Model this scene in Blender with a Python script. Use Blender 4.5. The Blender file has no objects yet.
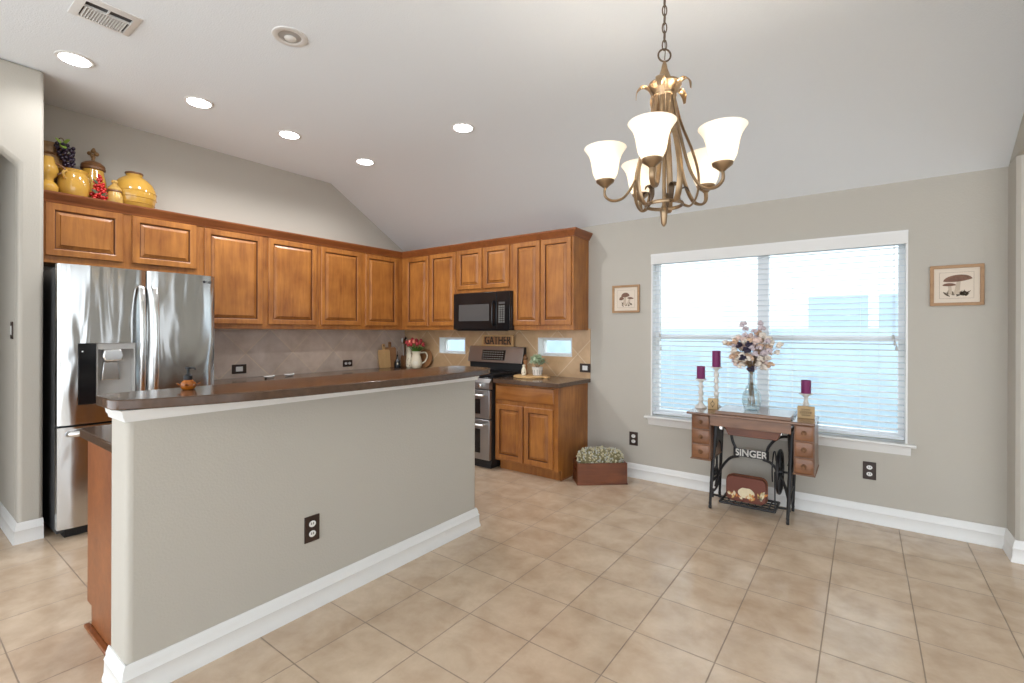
import bpy, bmesh, math, random
from mathutils import Vector, Matrix

S = bpy.context.scene
COL = S.collection
PI = math.pi
rnd = random.Random(7)

# ------------------------------------------------------------------ camera
cam_d = bpy.data.cameras.new('camera')
cam = bpy.data.objects.new('camera', cam_d)
COL.objects.link(cam)
S.camera = cam
yaw, roll = math.radians(36.437), math.radians(0.187)
fw = Vector((-math.sin(yaw), math.cos(yaw), 0))
rt0 = Vector((math.cos(yaw), math.sin(yaw), 0))
rt = rt0 * math.cos(roll) + Vector((0, 0, 1)) * math.sin(roll)
up = Vector((0, 0, 1)) * math.cos(roll) - rt0 * math.sin(roll)
M = Matrix((rt, up, -fw)).transposed().to_4x4()
M.translation = (0, 0, 1.3772)
cam.matrix_world = M
cam_d.sensor_fit = 'HORIZONTAL'
cam_d.sensor_width = 36
cam_d.lens = 476.41 / 1024 * 36
cam_d.shift_y = -9.86 / 1024
cam_d.clip_start = 0.02

# ------------------------------------------------------------------ world, exposure
W = bpy.data.worlds.new('sky')
S.world = W
W.use_nodes = True
wb = W.node_tree.nodes['Background']
wb.inputs[0].default_value = (0.86, 0.93, 1.0, 1)
wb.inputs[1].default_value = 1.9
vs = S.view_settings
vs.view_transform = 'Standard'
vs.look = 'None'
vs.exposure = 0.99
vs.gamma = 1.0
vs.use_curve_mapping = False
LAMP = 24.0       # power of each lit recessed lamp
BULB = 80.0       # radiance of the chandelier bulbs

# ------------------------------------------------------------------ helpers
ORG = {}


def tag(o, label=None, cat=None, group=None, kind=None):
    if label:
        o['label'] = label
    if cat:
        o['category'] = cat
    if group:
        o['group'] = group
    if kind:
        o['kind'] = kind
    return o


def empty(name, loc, label, cat, group=None, local=False):
    o = bpy.data.objects.new(name, None)
    o.empty_display_size = 0.05
    COL.objects.link(o)
    o.location = loc if not local else (0, 0, 0)
    ORG[o.name] = Vector((0, 0, 0)) if local else Vector(loc)
    return tag(o, label, cat, group)


class MB:
    def __init__(self, T=None):
        self.bm = bmesh.new()
        self.T = T

    def v(self, p):
        p = Vector(p)
        return self.bm.verts.new(self.T @ p if self.T else p)

    def face(self, vs, mi=0):
        try:
            f = self.bm.faces.new(vs)
            f.material_index = mi
            return f
        except ValueError:
            return None

    def box(self, x0, x1, y0, y1, z0, z1, mi=0):
        P = [self.v((x, y, z)) for z in (z0, z1) for y in (y0, y1) for x in (x0, x1)]
        for q in ((0, 1, 3, 2), (4, 5, 7, 6), (0, 1, 5, 4), (2, 3, 7, 6), (0, 2, 6, 4), (1, 3, 7, 5)):
            self.face([P[i] for i in q], mi)
        return self

    def prism(self, poly, z0, z1, ax='z', mi=0):
        # poly in the plane across ax; ax 'z': (x,y); 'x': (y,z); 'y': (x,z)
        def mk(a, b, c):
            return (a, b, c) if ax == 'z' else ((c, a, b) if ax == 'x' else (a, c, b))
        A = [self.v(mk(a, b, z0)) for a, b in poly]
        B = [self.v(mk(a, b, z1)) for a, b in poly]
        n = len(poly)
        self.face(A[::-1], mi)
        self.face(B, mi)
        for i in range(n):
            self.face([A[i], A[(i + 1) % n], B[(i + 1) % n], B[i]], mi)
        return self

    def rings(self, R, close=False, cap0=False, cap1=False, mi=0):
        V = [[self.v(p) for p in r] for r in R]
        n = len(V[0])
        for a, b in zip(V[:-1], V[1:]):
            for i in range(n):
                self.face([a[i], a[(i + 1) % n], b[(i + 1) % n], b[i]], mi)
        if close:
            a, b = V[-1], V[0]
            for i in range(n):
                self.face([a[i], a[(i + 1) % n], b[(i + 1) % n], b[i]], mi)
        if cap0:
            self.face(V[0][::-1], mi)
        if cap1:
            self.face(V[-1], mi)
        return self

    def lathe(self, prof, c=(0, 0, 0), seg=24, mi=0, axis='z', cap=True, sx=1, sy=1):
        R = []
        for r, z in prof:
            ring = []
            for k in range(seg):
                a = 2 * PI * k / seg
                x, y = r * math.cos(a) * sx, r * math.sin(a) * sy
                if axis == 'z':
                    q = (c[0] + x, c[1] + y, c[2] + z)
                elif axis == 'x':
                    q = (c[0] + z, c[1] + x, c[2] + y)
                else:
                    q = (c[0] + x, c[1] + z, c[2] + y)
                ring.append(q)
            R.append(ring)
        return self.rings(R, cap0=cap, cap1=cap, mi=mi)

    def tube(self, pts, r, seg=8, closed=False, mi=0, flat=None, ref=None):
        # r: number or list; flat=(a,b) gives an elliptic section (a across ref normal, b along)
        P = [Vector(p) for p in pts]
        n = len(P)
        R = []
        prev = None
        for i in range(n):
            if closed:
                t = P[(i + 1) % n] - P[i - 1]
            else:
                t = P[min(i + 1, n - 1)] - P[max(i - 1, 0)]
            if t.length < 1e-9:
                t = Vector((0, 0, 1))
            t.normalize()
            if ref is not None:
                u = Vector(ref)
                u = u - t * u.dot(t)
            elif prev is None:
                u = Vector((0, 0, 1)).cross(t)
                if u.length < 0.05:
                    u = Vector((1, 0, 0)).cross(t)
            else:
                u = prev - t * prev.dot(t)
            if u.length < 1e-6:
                u = t.orthogonal()
            u.normalize()
            prev = u
            w = t.cross(u)
            rr = r[i] if isinstance(r, (list, tuple)) else r
            fa, fb = flat if flat else (1, 1)
            R.append([P[i] + (u * math.cos(2 * PI * k / seg) * fa + w * math.sin(2 * PI * k / seg) * fb) * rr for k in range(seg)])
        return self.rings(R, close=closed, cap0=not closed, cap1=not closed, mi=mi)

    def ball(self, c, r, seg=10, rings=6, sc=(1, 1, 1), mi=0):
        c = Vector(c)
        R = []
        for j in range(1, rings):
            a = PI * j / rings
            R.append([c + Vector((r * sc[0] * math.sin(a) * math.cos(2 * PI * k / seg), r * sc[1] * math.sin(a) * math.sin(2 * PI * k / seg), -r * sc[2] * math.cos(a))) for k in range(seg)])
        V = [[self.v(p) for p in q] for q in R]
        b = self.v(c - Vector((0, 0, r * sc[2])))
        t = self.v(c + Vector((0, 0, r * sc[2])))
        for i in range(seg):
            j = (i + 1) % seg
            self.face([b, V[0][j], V[0][i]], mi)
            self.face([t, V[-1][i], V[-1][j]], mi)
            for p, q in zip(V[:-1], V[1:]):
                self.face([p[i], p[j], q[j], q[i]], mi)
        return self

    def leaf(self, base, tip, width, up=(0, 0, 1), bend=0.0, mi=0, n=6, th=0.0015):
        # a thin leaf with real thickness
        b, t = Vector(base), Vector(tip)
        d = t - b
        s = d.cross(Vector(up))
        if s.length < 1e-6:
            s = d.orthogonal()
        s.normalize()
        nrm = s.cross(d).normalized()
        R = []
        for i in range(n + 1):
            f = i / n
            w = width * 0.5 * (math.sin(PI * min(1, f * 0.92 + 0.06)) ** 0.8) + 0.0006
            p = b + d * f + nrm * bend * math.sin(PI * f)
            R.append([p + s * w, p + nrm * (th + w * 0.15), p - s * w, p + nrm * (w * 0.15 - th)])
        return self.rings(R, cap0=True, cap1=True, mi=mi)

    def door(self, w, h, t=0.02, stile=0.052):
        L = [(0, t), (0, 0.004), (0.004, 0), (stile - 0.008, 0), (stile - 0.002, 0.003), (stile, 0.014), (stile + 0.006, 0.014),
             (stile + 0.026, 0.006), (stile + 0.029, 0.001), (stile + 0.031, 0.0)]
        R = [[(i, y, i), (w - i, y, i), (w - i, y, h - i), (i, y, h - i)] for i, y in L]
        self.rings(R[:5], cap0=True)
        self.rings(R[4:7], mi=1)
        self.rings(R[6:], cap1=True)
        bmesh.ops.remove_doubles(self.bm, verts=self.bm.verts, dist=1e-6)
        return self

    def slab_front(self, w, h, t=0.02):
        L = [(0, t), (0, 0.008), (0.004, 0.003), (0.012, 0)]
        R = [[(i, y, i), (w - i, y, i), (w - i, y, h - i), (i, y, h - i)] for i, y in L]
        return self.rings(R, cap0=True, cap1=True)

    def sweep(self, path, prof, closed=False, cap=True):
        # path: (x,y) points; prof: (out, z), out to the RIGHT of travel; mitred corners
        P = [Vector(p) for p in path]
        n = len(P)
        R = []
        for i in range(n):
            a = (P[i] - P[i - 1]).normalized() if (i > 0 or closed) else None
            b = (P[(i + 1) % n] - P[i]).normalized() if (i < n - 1 or closed) else None
            if a is None:
                a = b
            if b is None:
                b = a
            na, nb = Vector((a.y, -a.x)), Vector((b.y, -b.x))
            m = (na + nb)
            m = m / max(0.2, m.dot(na))
            R.append([(P[i].x + m.x * o, P[i].y + m.y * o, z) for o, z in prof])
        return self.rings(R, close=closed, cap0=cap and not closed, cap1=cap and not closed)

    def text(self, s, size, loc, rot, ext=0.001, sx=1.0, bold=0.0, align='CENTER'):
        cu = bpy.data.curves.new('lettering', 'FONT')
        cu.body = s
        cu.size = size
        cu.align_x = align
        cu.align_y = 'CENTER'
        cu.extrude = ext
        cu.offset = bold
        cu.resolution_u = 3
        o = bpy.data.objects.new('lettering', cu)
        COL.objects.link(o)
        dg = bpy.context.evaluated_depsgraph_get()
        me = bpy.data.meshes.new_from_object(o.evaluated_get(dg))
        mt = Matrix.Translation(Vector(loc)) @ rot.to_4x4() @ Matrix.Diagonal((sx, 1, 1, 1))
        me.transform(mt)
        self.bm.from_mesh(me)
        bpy.data.objects.remove(o)
        bpy.data.curves.remove(cu)
        bpy.data.meshes.remove(me)
        return self

    def build(self, name, mat, parent=None, bev=0, smooth=38, org=None, segs=2):
        bm = self.bm
        bmesh.ops.recalc_face_normals(bm, faces=bm.faces)
        o0 = org
        if parent is not None and o0 is None:
            o0 = ORG.get(parent.name, Vector((0, 0, 0)))
        if o0 is not None and Vector(o0).length > 0:
            bmesh.ops.translate(bm, verts=bm.verts, vec=-Vector(o0))
        me = bpy.data.meshes.new(name)
        bm.to_mesh(me)
        bm.free()
        for p in me.polygons:
            p.use_smooth = True
        me.set_sharp_from_angle(angle=math.radians(smooth))
        for m in (mat if isinstance(mat, (list, tuple)) else [mat]):
            me.materials.append(m)
        o = bpy.data.objects.new(name, me)
        COL.objects.link(o)
        if parent is not None:
            o.parent = parent
            ORG[o.name] = Vector(o0) if o0 is not None else Vector((0, 0, 0))
        elif org is not None:
            o.location = org
            ORG[o.name] = Vector(org)
        if bev:
            b = o.modifiers.new('bevel', 'BEVEL')
            b.width = bev
            b.segments = segs
            b.limit_method = 'ANGLE'
            b.angle_limit = math.radians(35)
            b.harden_normals = False
        return o


def dup(root, loc, rotz=None, label=None, group=None):
    r = root.copy()
    COL.objects.link(r)
    r.location = loc
    if rotz is not None:
        r.rotation_euler = (0, 0, rotz)
    if label:
        r['label'] = label
    if group:
        r['group'] = group
    for ch in list(root.children):
        c = ch.copy()
        COL.objects.link(c)
        c.parent = r
        for g in list(ch.children):
            d = g.copy()
            COL.objects.link(d)
            d.parent = c
    return r


def bez(*pts, n=10):
    # Catmull-Rom through points
    P = [Vector(p) for p in pts]
    P = [P[0] * 2 - P[1]] + P + [P[-1] * 2 - P[-2]]
    out = []
    for i in range(1, len(P) - 2):
        p0, p1, p2, p3 = P[i - 1:i + 3]
        for k in range(n):
            t = k / n
            out.append(0.5 * ((2 * p1) + (p2 - p0) * t + (2 * p0 - 5 * p1 + 4 * p2 - p3) * t * t + (3 * p1 - p0 - 3 * p2 + p3) * t ** 3))
    out.append(P[-2])
    return out


def TB(x, y, z):   # local frame on the window/range wall: x along +X, y into the wall
    return Matrix.Translation((x, y, z))


def TL(x, y, z):   # local frame on the left wall: x along +Y, y into the wall (-X)
    return Matrix(((0, -1, 0, x), (1, 0, 0, y), (0, 0, 1, z), (0, 0, 0, 1)))


RB = Matrix(((1, 0, 0), (0, 0, -1), (0, 1, 0)))     # text standing upright, facing -Y
RL = Matrix(((0, 0, 1), (1, 0, 0), (0, 1, 0)))      # text standing upright, facing +X

# ------------------------------------------------------------------ materials


def new_mat(name):
    m = bpy.data.materials.new(name)
    m.use_nodes = True
    nt = m.node_tree
    return m, nt, nt.nodes['Principled BSDF']


def pm(name, col, rough=0.5, metal=0.0, spec=0.5, bump=0, bscale=60, var=0, vscale=6, emit=0, trans=0, ior=1.45, coat=0, stretch=(1, 1, 1)):
    m, nt, b = new_mat(name)
    b.inputs['Base Color'].default_value = (*col, 1)
    b.inputs['Roughness'].default_value = rough
    b.inputs['Metallic'].default_value = metal
    b.inputs['Specular IOR Level'].default_value = spec
    b.inputs['Transmission Weight'].default_value = trans
    b.inputs['IOR'].default_value = ior
    b.inputs['Coat Weight'].default_value = coat
    b.inputs['Coat Roughness'].default_value = 0.1
    if emit:
        b.inputs['Emission Color'].default_value = (*col, 1)
        b.inputs['Emission Strength'].default_value = emit
    N = nt.nodes.new
    if bump or var:
        tc = N('ShaderNodeTexCoord')
        mp = N('ShaderNodeMapping')
        mp.inputs['Scale'].default_value = stretch
        nt.links.new(tc.outputs['Object'], mp.inputs['Vector'])
    if var:
        nz = N('ShaderNodeTexNoise')
        nz.inputs['Scale'].default_value = vscale
        nz.inputs['Detail'].default_value = 5
        nt.links.new(mp.outputs[0], nz.inputs['Vector'])
        mx = N('ShaderNodeMix')
        mx.data_type = 'RGBA'
        mx.inputs[6].default_value = (*[max(0, c * (1 - var)) for c in col], 1)
        mx.inputs[7].default_value = (*[min(1, c * (1 + var)) for c in col], 1)
        nt.links.new(nz.outputs['Fac'], mx.inputs[0])
        nt.links.new(mx.outputs[2], b.inputs['Base Color'])
    if bump:
        n2 = N('ShaderNodeTexNoise')
        n2.inputs['Scale'].default_value = bscale
        n2.inputs['Detail'].default_value = 3
        nt.links.new(mp.outputs[0], n2.inputs['Vector'])
        bp = N('ShaderNodeBump')
        bp.inputs['Strength'].default_value = bump
        bp.inputs['Distance'].default_value = 0.01
        nt.links.new(n2.outputs['Fac'], bp.inputs['Height'])
        nt.links.new(bp.outputs[0], b.inputs['Normal'])
    return m


def wood(name, c0, c1, axis='z', rough=0.38, sc=9.0, coat=0.15, blotch=0.5):
    m, nt, b = new_mat(name)
    N, L = nt.nodes.new, nt.links.new
    tc = N('ShaderNodeTexCoord')
    mp = N('ShaderNodeMapping')
    s = {'x': (0.10, 1, 1), 'y': (1, 0.10, 1), 'z': (1, 1, 0.10)}[axis]
    mp.inputs['Scale'].default_value = s
    oi = N('ShaderNodeObjectInfo')
    ad = N('ShaderNodeVectorMath')
    ad.operation = 'ADD'
    sc_ = N('ShaderNodeVectorMath')
    sc_.operation = 'SCALE'
    L(oi.outputs['Random'], sc_.inputs['Scale'])
    sc_.inputs[0].default_value = (7.3, 3.1, 5.7)
    L(tc.outputs['Object'], ad.inputs[0])
    L(sc_.outputs[0], ad.inputs[1])
    L(ad.outputs[0], mp.inputs['Vector'])
    n1 = N('ShaderNodeTexNoise')
    n1.inputs['Scale'].default_value = sc * 3
    n1.inputs['Detail'].default_value = 8
    n1.inputs['Roughness'].default_value = 0.62
    n1.inputs['Distortion'].default_value = 0.6
    L(mp.outputs[0], n1.inputs['Vector'])
    n2 = N('ShaderNodeTexNoise')
    n2.inputs['Scale'].default_value = 4.2
    n2.inputs['Detail'].default_value = 3
    L(ad.outputs[0], n2.inputs['Vector'])
    mxf = N('ShaderNodeMix')
    mxf.inputs[0].default_value = blotch
    L(n1.outputs['Fac'], mxf.inputs[2])
    L(n2.outputs['Fac'], mxf.inputs[3])
    cr = N('ShaderNodeValToRGB')
    cr.color_ramp.elements[0].position = 0.32
    cr.color_ramp.elements[0].color = (*c0, 1)
    cr.color_ramp.elements[1].position = 0.66
    cr.color_ramp.elements[1].color = (*c1, 1)
    L(mxf.outputs[0], cr.inputs[0])
    L(cr.outputs[0], b.inputs['Base Color'])
    b.inputs['Roughness'].default_value = rough
    b.inputs['Coat Weight'].default_value = coat
    b.inputs['Coat Roughness'].default_value = 0.25
    bp = N('ShaderNodeBump')
    bp.inputs['Strength'].default_value = 0.08
    bp.inputs['Distance'].default_value = 0.003
    L(n1.outputs['Fac'], bp.inputs['Height'])
    L(bp.outputs[0], b.inputs['Normal'])
    return m


def tile_mat(name, T, off, c1, c2, grout, mortar, rot=0.0, plane='xy', rough=0.35, mott=0.18, gr=0.7):
    m, nt, b = new_mat(name)
    N, L = nt.nodes.new, nt.links.new
    geo = N('ShaderNodeNewGeometry')
    sep = N('ShaderNodeSeparateXYZ')
    L(geo.outputs['Position'], sep.inputs[0])
    cmb = N('ShaderNodeCombineXYZ')
    L(sep.outputs['XYZ'.index(plane[0].upper())], cmb.inputs[0])
    L(sep.outputs['XYZ'.index(plane[1].upper())], cmb.inputs[1])
    s1 = N('ShaderNodeVectorMath')
    s1.operation = 'SUBTRACT'
    L(cmb.outputs[0], s1.inputs[0])
    s1.inputs[1].default_value = (off[0], off[1], 0)
    mp = N('ShaderNodeMapping')
    mp.inputs['Rotation'].default_value = (0, 0, rot)
    mp.inputs['Scale'].default_value = (1 / T, 1 / T, 1)
    L(s1.outputs[0], mp.inputs['Vector'])
    s2 = N('ShaderNodeVectorMath')
    s2.operation = 'ADD'
    L(mp.outputs[0], s2.inputs[0])
    s2.inputs[1].default_value = (200, 200, 0)
    br = N('ShaderNodeTexBrick')
    br.offset = 0
    br.squash = 1
    br.inputs['Scale'].default_value = 1
    br.inputs['Brick Width'].default_value = 1
    br.inputs['Row Height'].default_value = 1
    br.inputs['Mortar Size'].default_value = mortar
    br.inputs['Mortar Smooth'].default_value = 0.3
    br.inputs['Bias'].default_value = 0
    br.inputs['Color1'].default_value = (*c1, 1)
    br.inputs['Color2'].default_value = (*c2, 1)
    br.inputs['Mortar'].default_value = (*grout, 1)
    L(s2.outputs[0], br.inputs['Vector'])
    nz = N('ShaderNodeTexNoise')
    nz.inputs['Scale'].default_value = 5.5
    nz.inputs['Detail'].default_value = 7
    nz.inputs['Roughness'].default_value = 0.6
    nz.inputs['Distortion'].default_value = 0.25
    L(geo.outputs['Position'], nz.inputs['Vector'])
    cr = N('ShaderNodeValToRGB')
    cr.color_ramp.elements[0].position = 0.3
    cr.color_ramp.elements[0].color = (1 - mott * 1.1, 1 - mott * 1.4, 1 - mott * 1.7, 1)
    cr.color_ramp.elements[1].position = 0.7
    cr.color_ramp.elements[1].color = (1 + mott * .5, 1 + mott * .5, 1 + mott * .5, 1)
    L(nz.outputs['Fac'], cr.inputs[0])
    mx = N('ShaderNodeMix')
    mx.data_type = 'RGBA'
    mx.blend_type = 'MULTIPLY'
    mx.inputs[0].default_value = 1
    L(br.outputs['Color'], mx.inputs[6])
    L(cr.outputs[0], mx.inputs[7])
    L(mx.outputs[2], b.inputs['Base Color'])
    b.inputs['Specular IOR Level'].default_value = 0.8
    rr = N('ShaderNodeMapRange')
    rr.inputs[3].default_value = rough
    rr.inputs[4].default_value = gr
    L(br.outputs['Fac'], rr.inputs[0])
    L(rr.outputs[0], b.inputs['Roughness'])
    bp = N('ShaderNodeBump')
    bp.inputs['Strength'].default_value = 0.5
    bp.inputs['Distance'].default_value = 0.003
    bp.invert = True
    L(br.outputs['Fac'], bp.inputs['Height'])
    L(bp.outputs[0], b.inputs['Normal'])
    return m


def glass_mat(name, tint=(1, 1, 1), refl=0.08, rough=0.02):
    m = bpy.data.materials.new(name)
    m.use_nodes = True
    nt = m.node_tree
    for n in list(nt.nodes):
        if n.type != 'OUTPUT_MATERIAL':
            nt.nodes.remove(n)
    out = nt.nodes['Material Output']
    t = nt.nodes.new('ShaderNodeBsdfTransparent')
    t.inputs[0].default_value = (*tint, 1)
    g = nt.nodes.new('ShaderNodeBsdfGlossy')
    g.inputs['Roughness'].default_value = rough
    lw = nt.nodes.new('ShaderNodeLayerWeight')
    lw.inputs[0].default_value = 0.25
    mr = nt.nodes.new('ShaderNodeMapRange')
    mr.inputs[3].default_value = refl * 0.5
    mr.inputs[4].default_value = min(1, refl * 5)
    nt.links.new(lw.outputs['Facing'], mr.inputs[0])
    mx = nt.nodes.new('ShaderNodeMixShader')
    nt.links.new(mr.outputs[0], mx.inputs[0])
    nt.links.new(t.outputs[0], mx.inputs[1])
    nt.links.new(g.outputs[0], mx.inputs[2])
    nt.links.new(mx.outputs[0], out.inputs[0])
    return m


def steel_mat(name, col=(0.53, 0.53, 0.52), rough=0.17, wav=1.1):
    m, nt, b = new_mat(name)
    N, L = nt.nodes.new, nt.links.new
    b.inputs['Base Color'].default_value = (*col, 1)
    b.inputs['Metallic'].default_value = 1.0
    b.inputs['Roughness'].default_value = rough
    tc = N('ShaderNodeTexCoord')
    mp = N('ShaderNodeMapping')
    mp.inputs['Scale'].default_value = (1, 1, 0.22)
    L(tc.outputs['Object'], mp.inputs['Vector'])
    n = N('ShaderNodeTexNoise')
    n.inputs['Scale'].default_value = 5.0
    n.inputs['Detail'].default_value = 1.5
    n.inputs['Distortion'].default_value = 0.7
    L(mp.outputs[0], n.inputs['Vector'])
    mp2 = N('ShaderNodeMapping')
    mp2.inputs['Scale'].default_value = (1, 0.02, 1)
    L(tc.outputs['Object'], mp2.inputs['Vector'])
    bp = N('ShaderNodeBump')
    bp.inputs['Strength'].default_value = 0.6 * wav
    bp.inputs['Distance'].default_value = 0.03
    L(n.outputs['Fac'], bp.inputs['Height'])
    L(bp.outputs[0], b.inputs['Normal'])
    return m


M_WALL = pm('wall_paint', (0.485, 0.452, 0.395), 0.75, spec=0.25, bump=0.12, bscale=110)
M_CEIL = pm('ceiling_paint', (0.775, 0.80, 0.815), 0.85, spec=0.2, bump=0.2, bscale=120)
M_TRIM = pm('white_trim_paint', (0.78, 0.775, 0.755), 0.4)
M_FLOOR = tile_mat('beige_floor_tile', 0.349, (0.202, 3.148), (0.60, 0.465, 0.338), (0.645, 0.51, 0.376), (0.30, 0.225, 0.16), 0.009, rough=0.19, mott=0.18)
M_SPL_B = tile_mat('splash_tile_back', 0.347, (-2.60, 0.905), (0.56, 0.365, 0.20), (0.65, 0.43, 0.235), (0.74, 0.58, 0.38), 0.014, rot=PI / 4, plane='xz', rough=0.35)
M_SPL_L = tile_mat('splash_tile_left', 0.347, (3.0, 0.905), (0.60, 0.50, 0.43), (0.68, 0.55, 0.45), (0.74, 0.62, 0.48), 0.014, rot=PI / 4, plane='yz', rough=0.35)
M_CAB = wood('maple_cabinet_stain', (0.205, 0.062, 0.011), (0.46, 0.180, 0.036), 'z')
M_CABH = wood('maple_cabinet_stain_level', (0.205, 0.062, 0.011), (0.44, 0.170, 0.034), 'y')
M_CABX = wood('maple_cabinet_stain_cross', (0.205, 0.062, 0.011), (0.44, 0.170, 0.034), 'x')
M_CROWN = wood('dark_crown_stain', (0.16, 0.045, 0.012), (0.30, 0.095, 0.025), 'y')
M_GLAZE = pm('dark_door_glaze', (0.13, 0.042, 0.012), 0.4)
M_COUNTER = pm('brown_counter', (0.095, 0.056, 0.036), 0.14, spec=0.45, var=0.35, vscale=40)
M_STEEL = steel_mat('brushed_steel')
M_STEEL2 = steel_mat('brushed_steel_dark', (0.36, 0.36, 0.36), 0.32, 0.3)
M_CHROME = pm('bright_steel', (0.75, 0.75, 0.74), 0.2, metal=1)
M_GREY = pm('fridge_side_grey', (0.05, 0.05, 0.052), 0.5)
M_LGREY = pm('dispenser_grey', (0.45, 0.44, 0.42), 0.4)
M_BLACK = pm('gloss_black', (0.008, 0.008, 0.009), 0.12)
M_BLACKM = pm('matte_black', (0.012, 0.012, 0.013), 0.5)
M_MESH = pm('oven_window', (0.085, 0.082, 0.08), 0.25)
M_IRON = pm('cast_iron_black', (0.014, 0.013, 0.014), 0.42, bump=0.2, bscale=90)
M_BRONZE = pm('antique_bronze', (0.32, 0.22, 0.13), 0.33, metal=0.85, var=0.4, vscale=25)
M_DARKBR = pm('dark_bronze', (0.13, 0.09, 0.06), 0.4, metal=0.8)
M_PLATE = pm('brown_cover_plate', (0.035, 0.018, 0.012), 0.45)
M_WHITE = pm('white_plastic', (0.78, 0.77, 0.74), 0.35)
M_TABLE = wood('oak_table', (0.11, 0.045, 0.021), (0.25, 0.115, 0.053), 'x', rough=0.3, coat=0.3)
M_DRAWER = wood('oak_drawer', (0.13, 0.05, 0.02), (0.28, 0.12, 0.05), 'x', rough=0.35)
M_LEAFTOP = wood('oak_table_top', (0.12, 0.055, 0.03), (0.24, 0.12, 0.065), 'x', rough=0.18, coat=0.6)
M_CRATE = wood('red_stained_crate', (0.075, 0.018, 0.006), (0.205, 0.058, 0.017), 'x', rough=0.4)
M_BOARD = wood('pale_board', (0.50, 0.28, 0.11), (0.68, 0.43, 0.19), 'z', rough=0.5, coat=0)
M_BOARD2 = wood('brown_board', (0.24, 0.10, 0.035), (0.40, 0.19, 0.075), 'z', rough=0.5, coat=0)
M_SLAT = pm('white_blind', (0.68, 0.71, 0.75), 0.45)
M_VINYL = pm('white_vinyl', (0.80, 0.80, 0.80), 0.4)
M_GLASS = glass_mat('window_glass', (0.97, 0.99, 1.0), 0.04)
M_VASE = glass_mat('clear_vase_glass', (0.95, 0.975, 0.97), 0.10)
M_YELLOW = pm('yellow_glaze', (0.52, 0.29, 0.05), 0.12, var=0.25, vscale=9, coat=0.5)
M_YELLOW2 = pm('mottled_yellow_glaze', (0.48, 0.29, 0.08), 0.2, var=0.55, vscale=26)
M_URN = pm('bronze_pottery', (0.25, 0.135, 0.05), 0.45, var=0.6, vscale=30, bump=0.5, bscale=60)
M_LID = pm('brown_pottery', (0.17, 0.075, 0.028), 0.4, var=0.4, vscale=20)
M_GRAPE = pm('dark_grape', (0.022, 0.012, 0.026), 0.3)
M_GLEAF = pm('vine_leaf', (0.22, 0.33, 0.05), 0.55)
M_BERRY = pm('red_berry', (0.48, 0.022, 0.018), 0.25)
M_CREAM = pm('cream_ceramic', (0.72, 0.64, 0.48), 0.22)
M_WAX = pm('plum_wax', (0.19, 0.022, 0.11), 0.45)
M_DIST = pm('distressed_white', (0.66, 0.63, 0.58), 0.6, var=0.2, vscale=30)
M_PALEWOOD = wood('pale_block_wood', (0.42, 0.27, 0.12), (0.62, 0.44, 0.24), 'x', rough=0.6, coat=0)
M_INK = pm('dark_ink', (0.03, 0.024, 0.02), 0.7)
M_STEM = pm('dried_stem', (0.20, 0.12, 0.06), 0.7)
M_PAPER = pm('aged_paper', (0.70, 0.60, 0.49), 0.7)
M_FRAME = wood('light_frame_wood', (0.30, 0.16, 0.07), (0.46, 0.27, 0.13), 'x', rough=0.5, coat=0)
M_LENS = pm('lamp_lens', (0.95, 0.97, 1.0), 0.5, emit=9.0)
M_BULB = pm('bulb_glow', (1.0, 0.95, 0.88), 0.5, emit=BULB)


def shade_mat():
    m, nt, b = new_mat('alabaster_shade')
    b.inputs['Base Color'].default_value = (0.92, 0.86, 0.74, 1)
    b.inputs['Roughness'].default_value = 0.35
    b.inputs['Emission Color'].default_value = (1.0, 0.93, 0.80, 1)
    b.inputs['Emission Strength'].default_value = 0.22
    out = nt.nodes['Material Output']
    t = nt.nodes.new('ShaderNodeBsdfTranslucent')
    t.inputs[0].default_value = (0.95, 0.88, 0.72, 1)
    mx = nt.nodes.new('ShaderNodeMixShader')
    mx.inputs[0].default_value = 0.10
    nt.links.new(b.outputs[0], mx.inputs[1])
    nt.links.new(t.outputs[0], mx.inputs[2])
    nt.links.new(mx.outputs[0], out.inputs[0])
    return m


M_SHADE = shade_mat()

# ------------------------------------------------------------------ key planes
YW = 4.332     # window / range wall
XL = -5.005    # left cabinet wall
XR = 0.741     # right stub wall
ZC = 3.099     # flat ceiling
YF = 3.212     # ceiling fold
ZW = 2.442     # window wall height
CT = 0.908     # counter height

# ------------------------------------------------------------------ structure


def struct(o, label, cat):
    return tag(o, label, cat, kind='structure')


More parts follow.
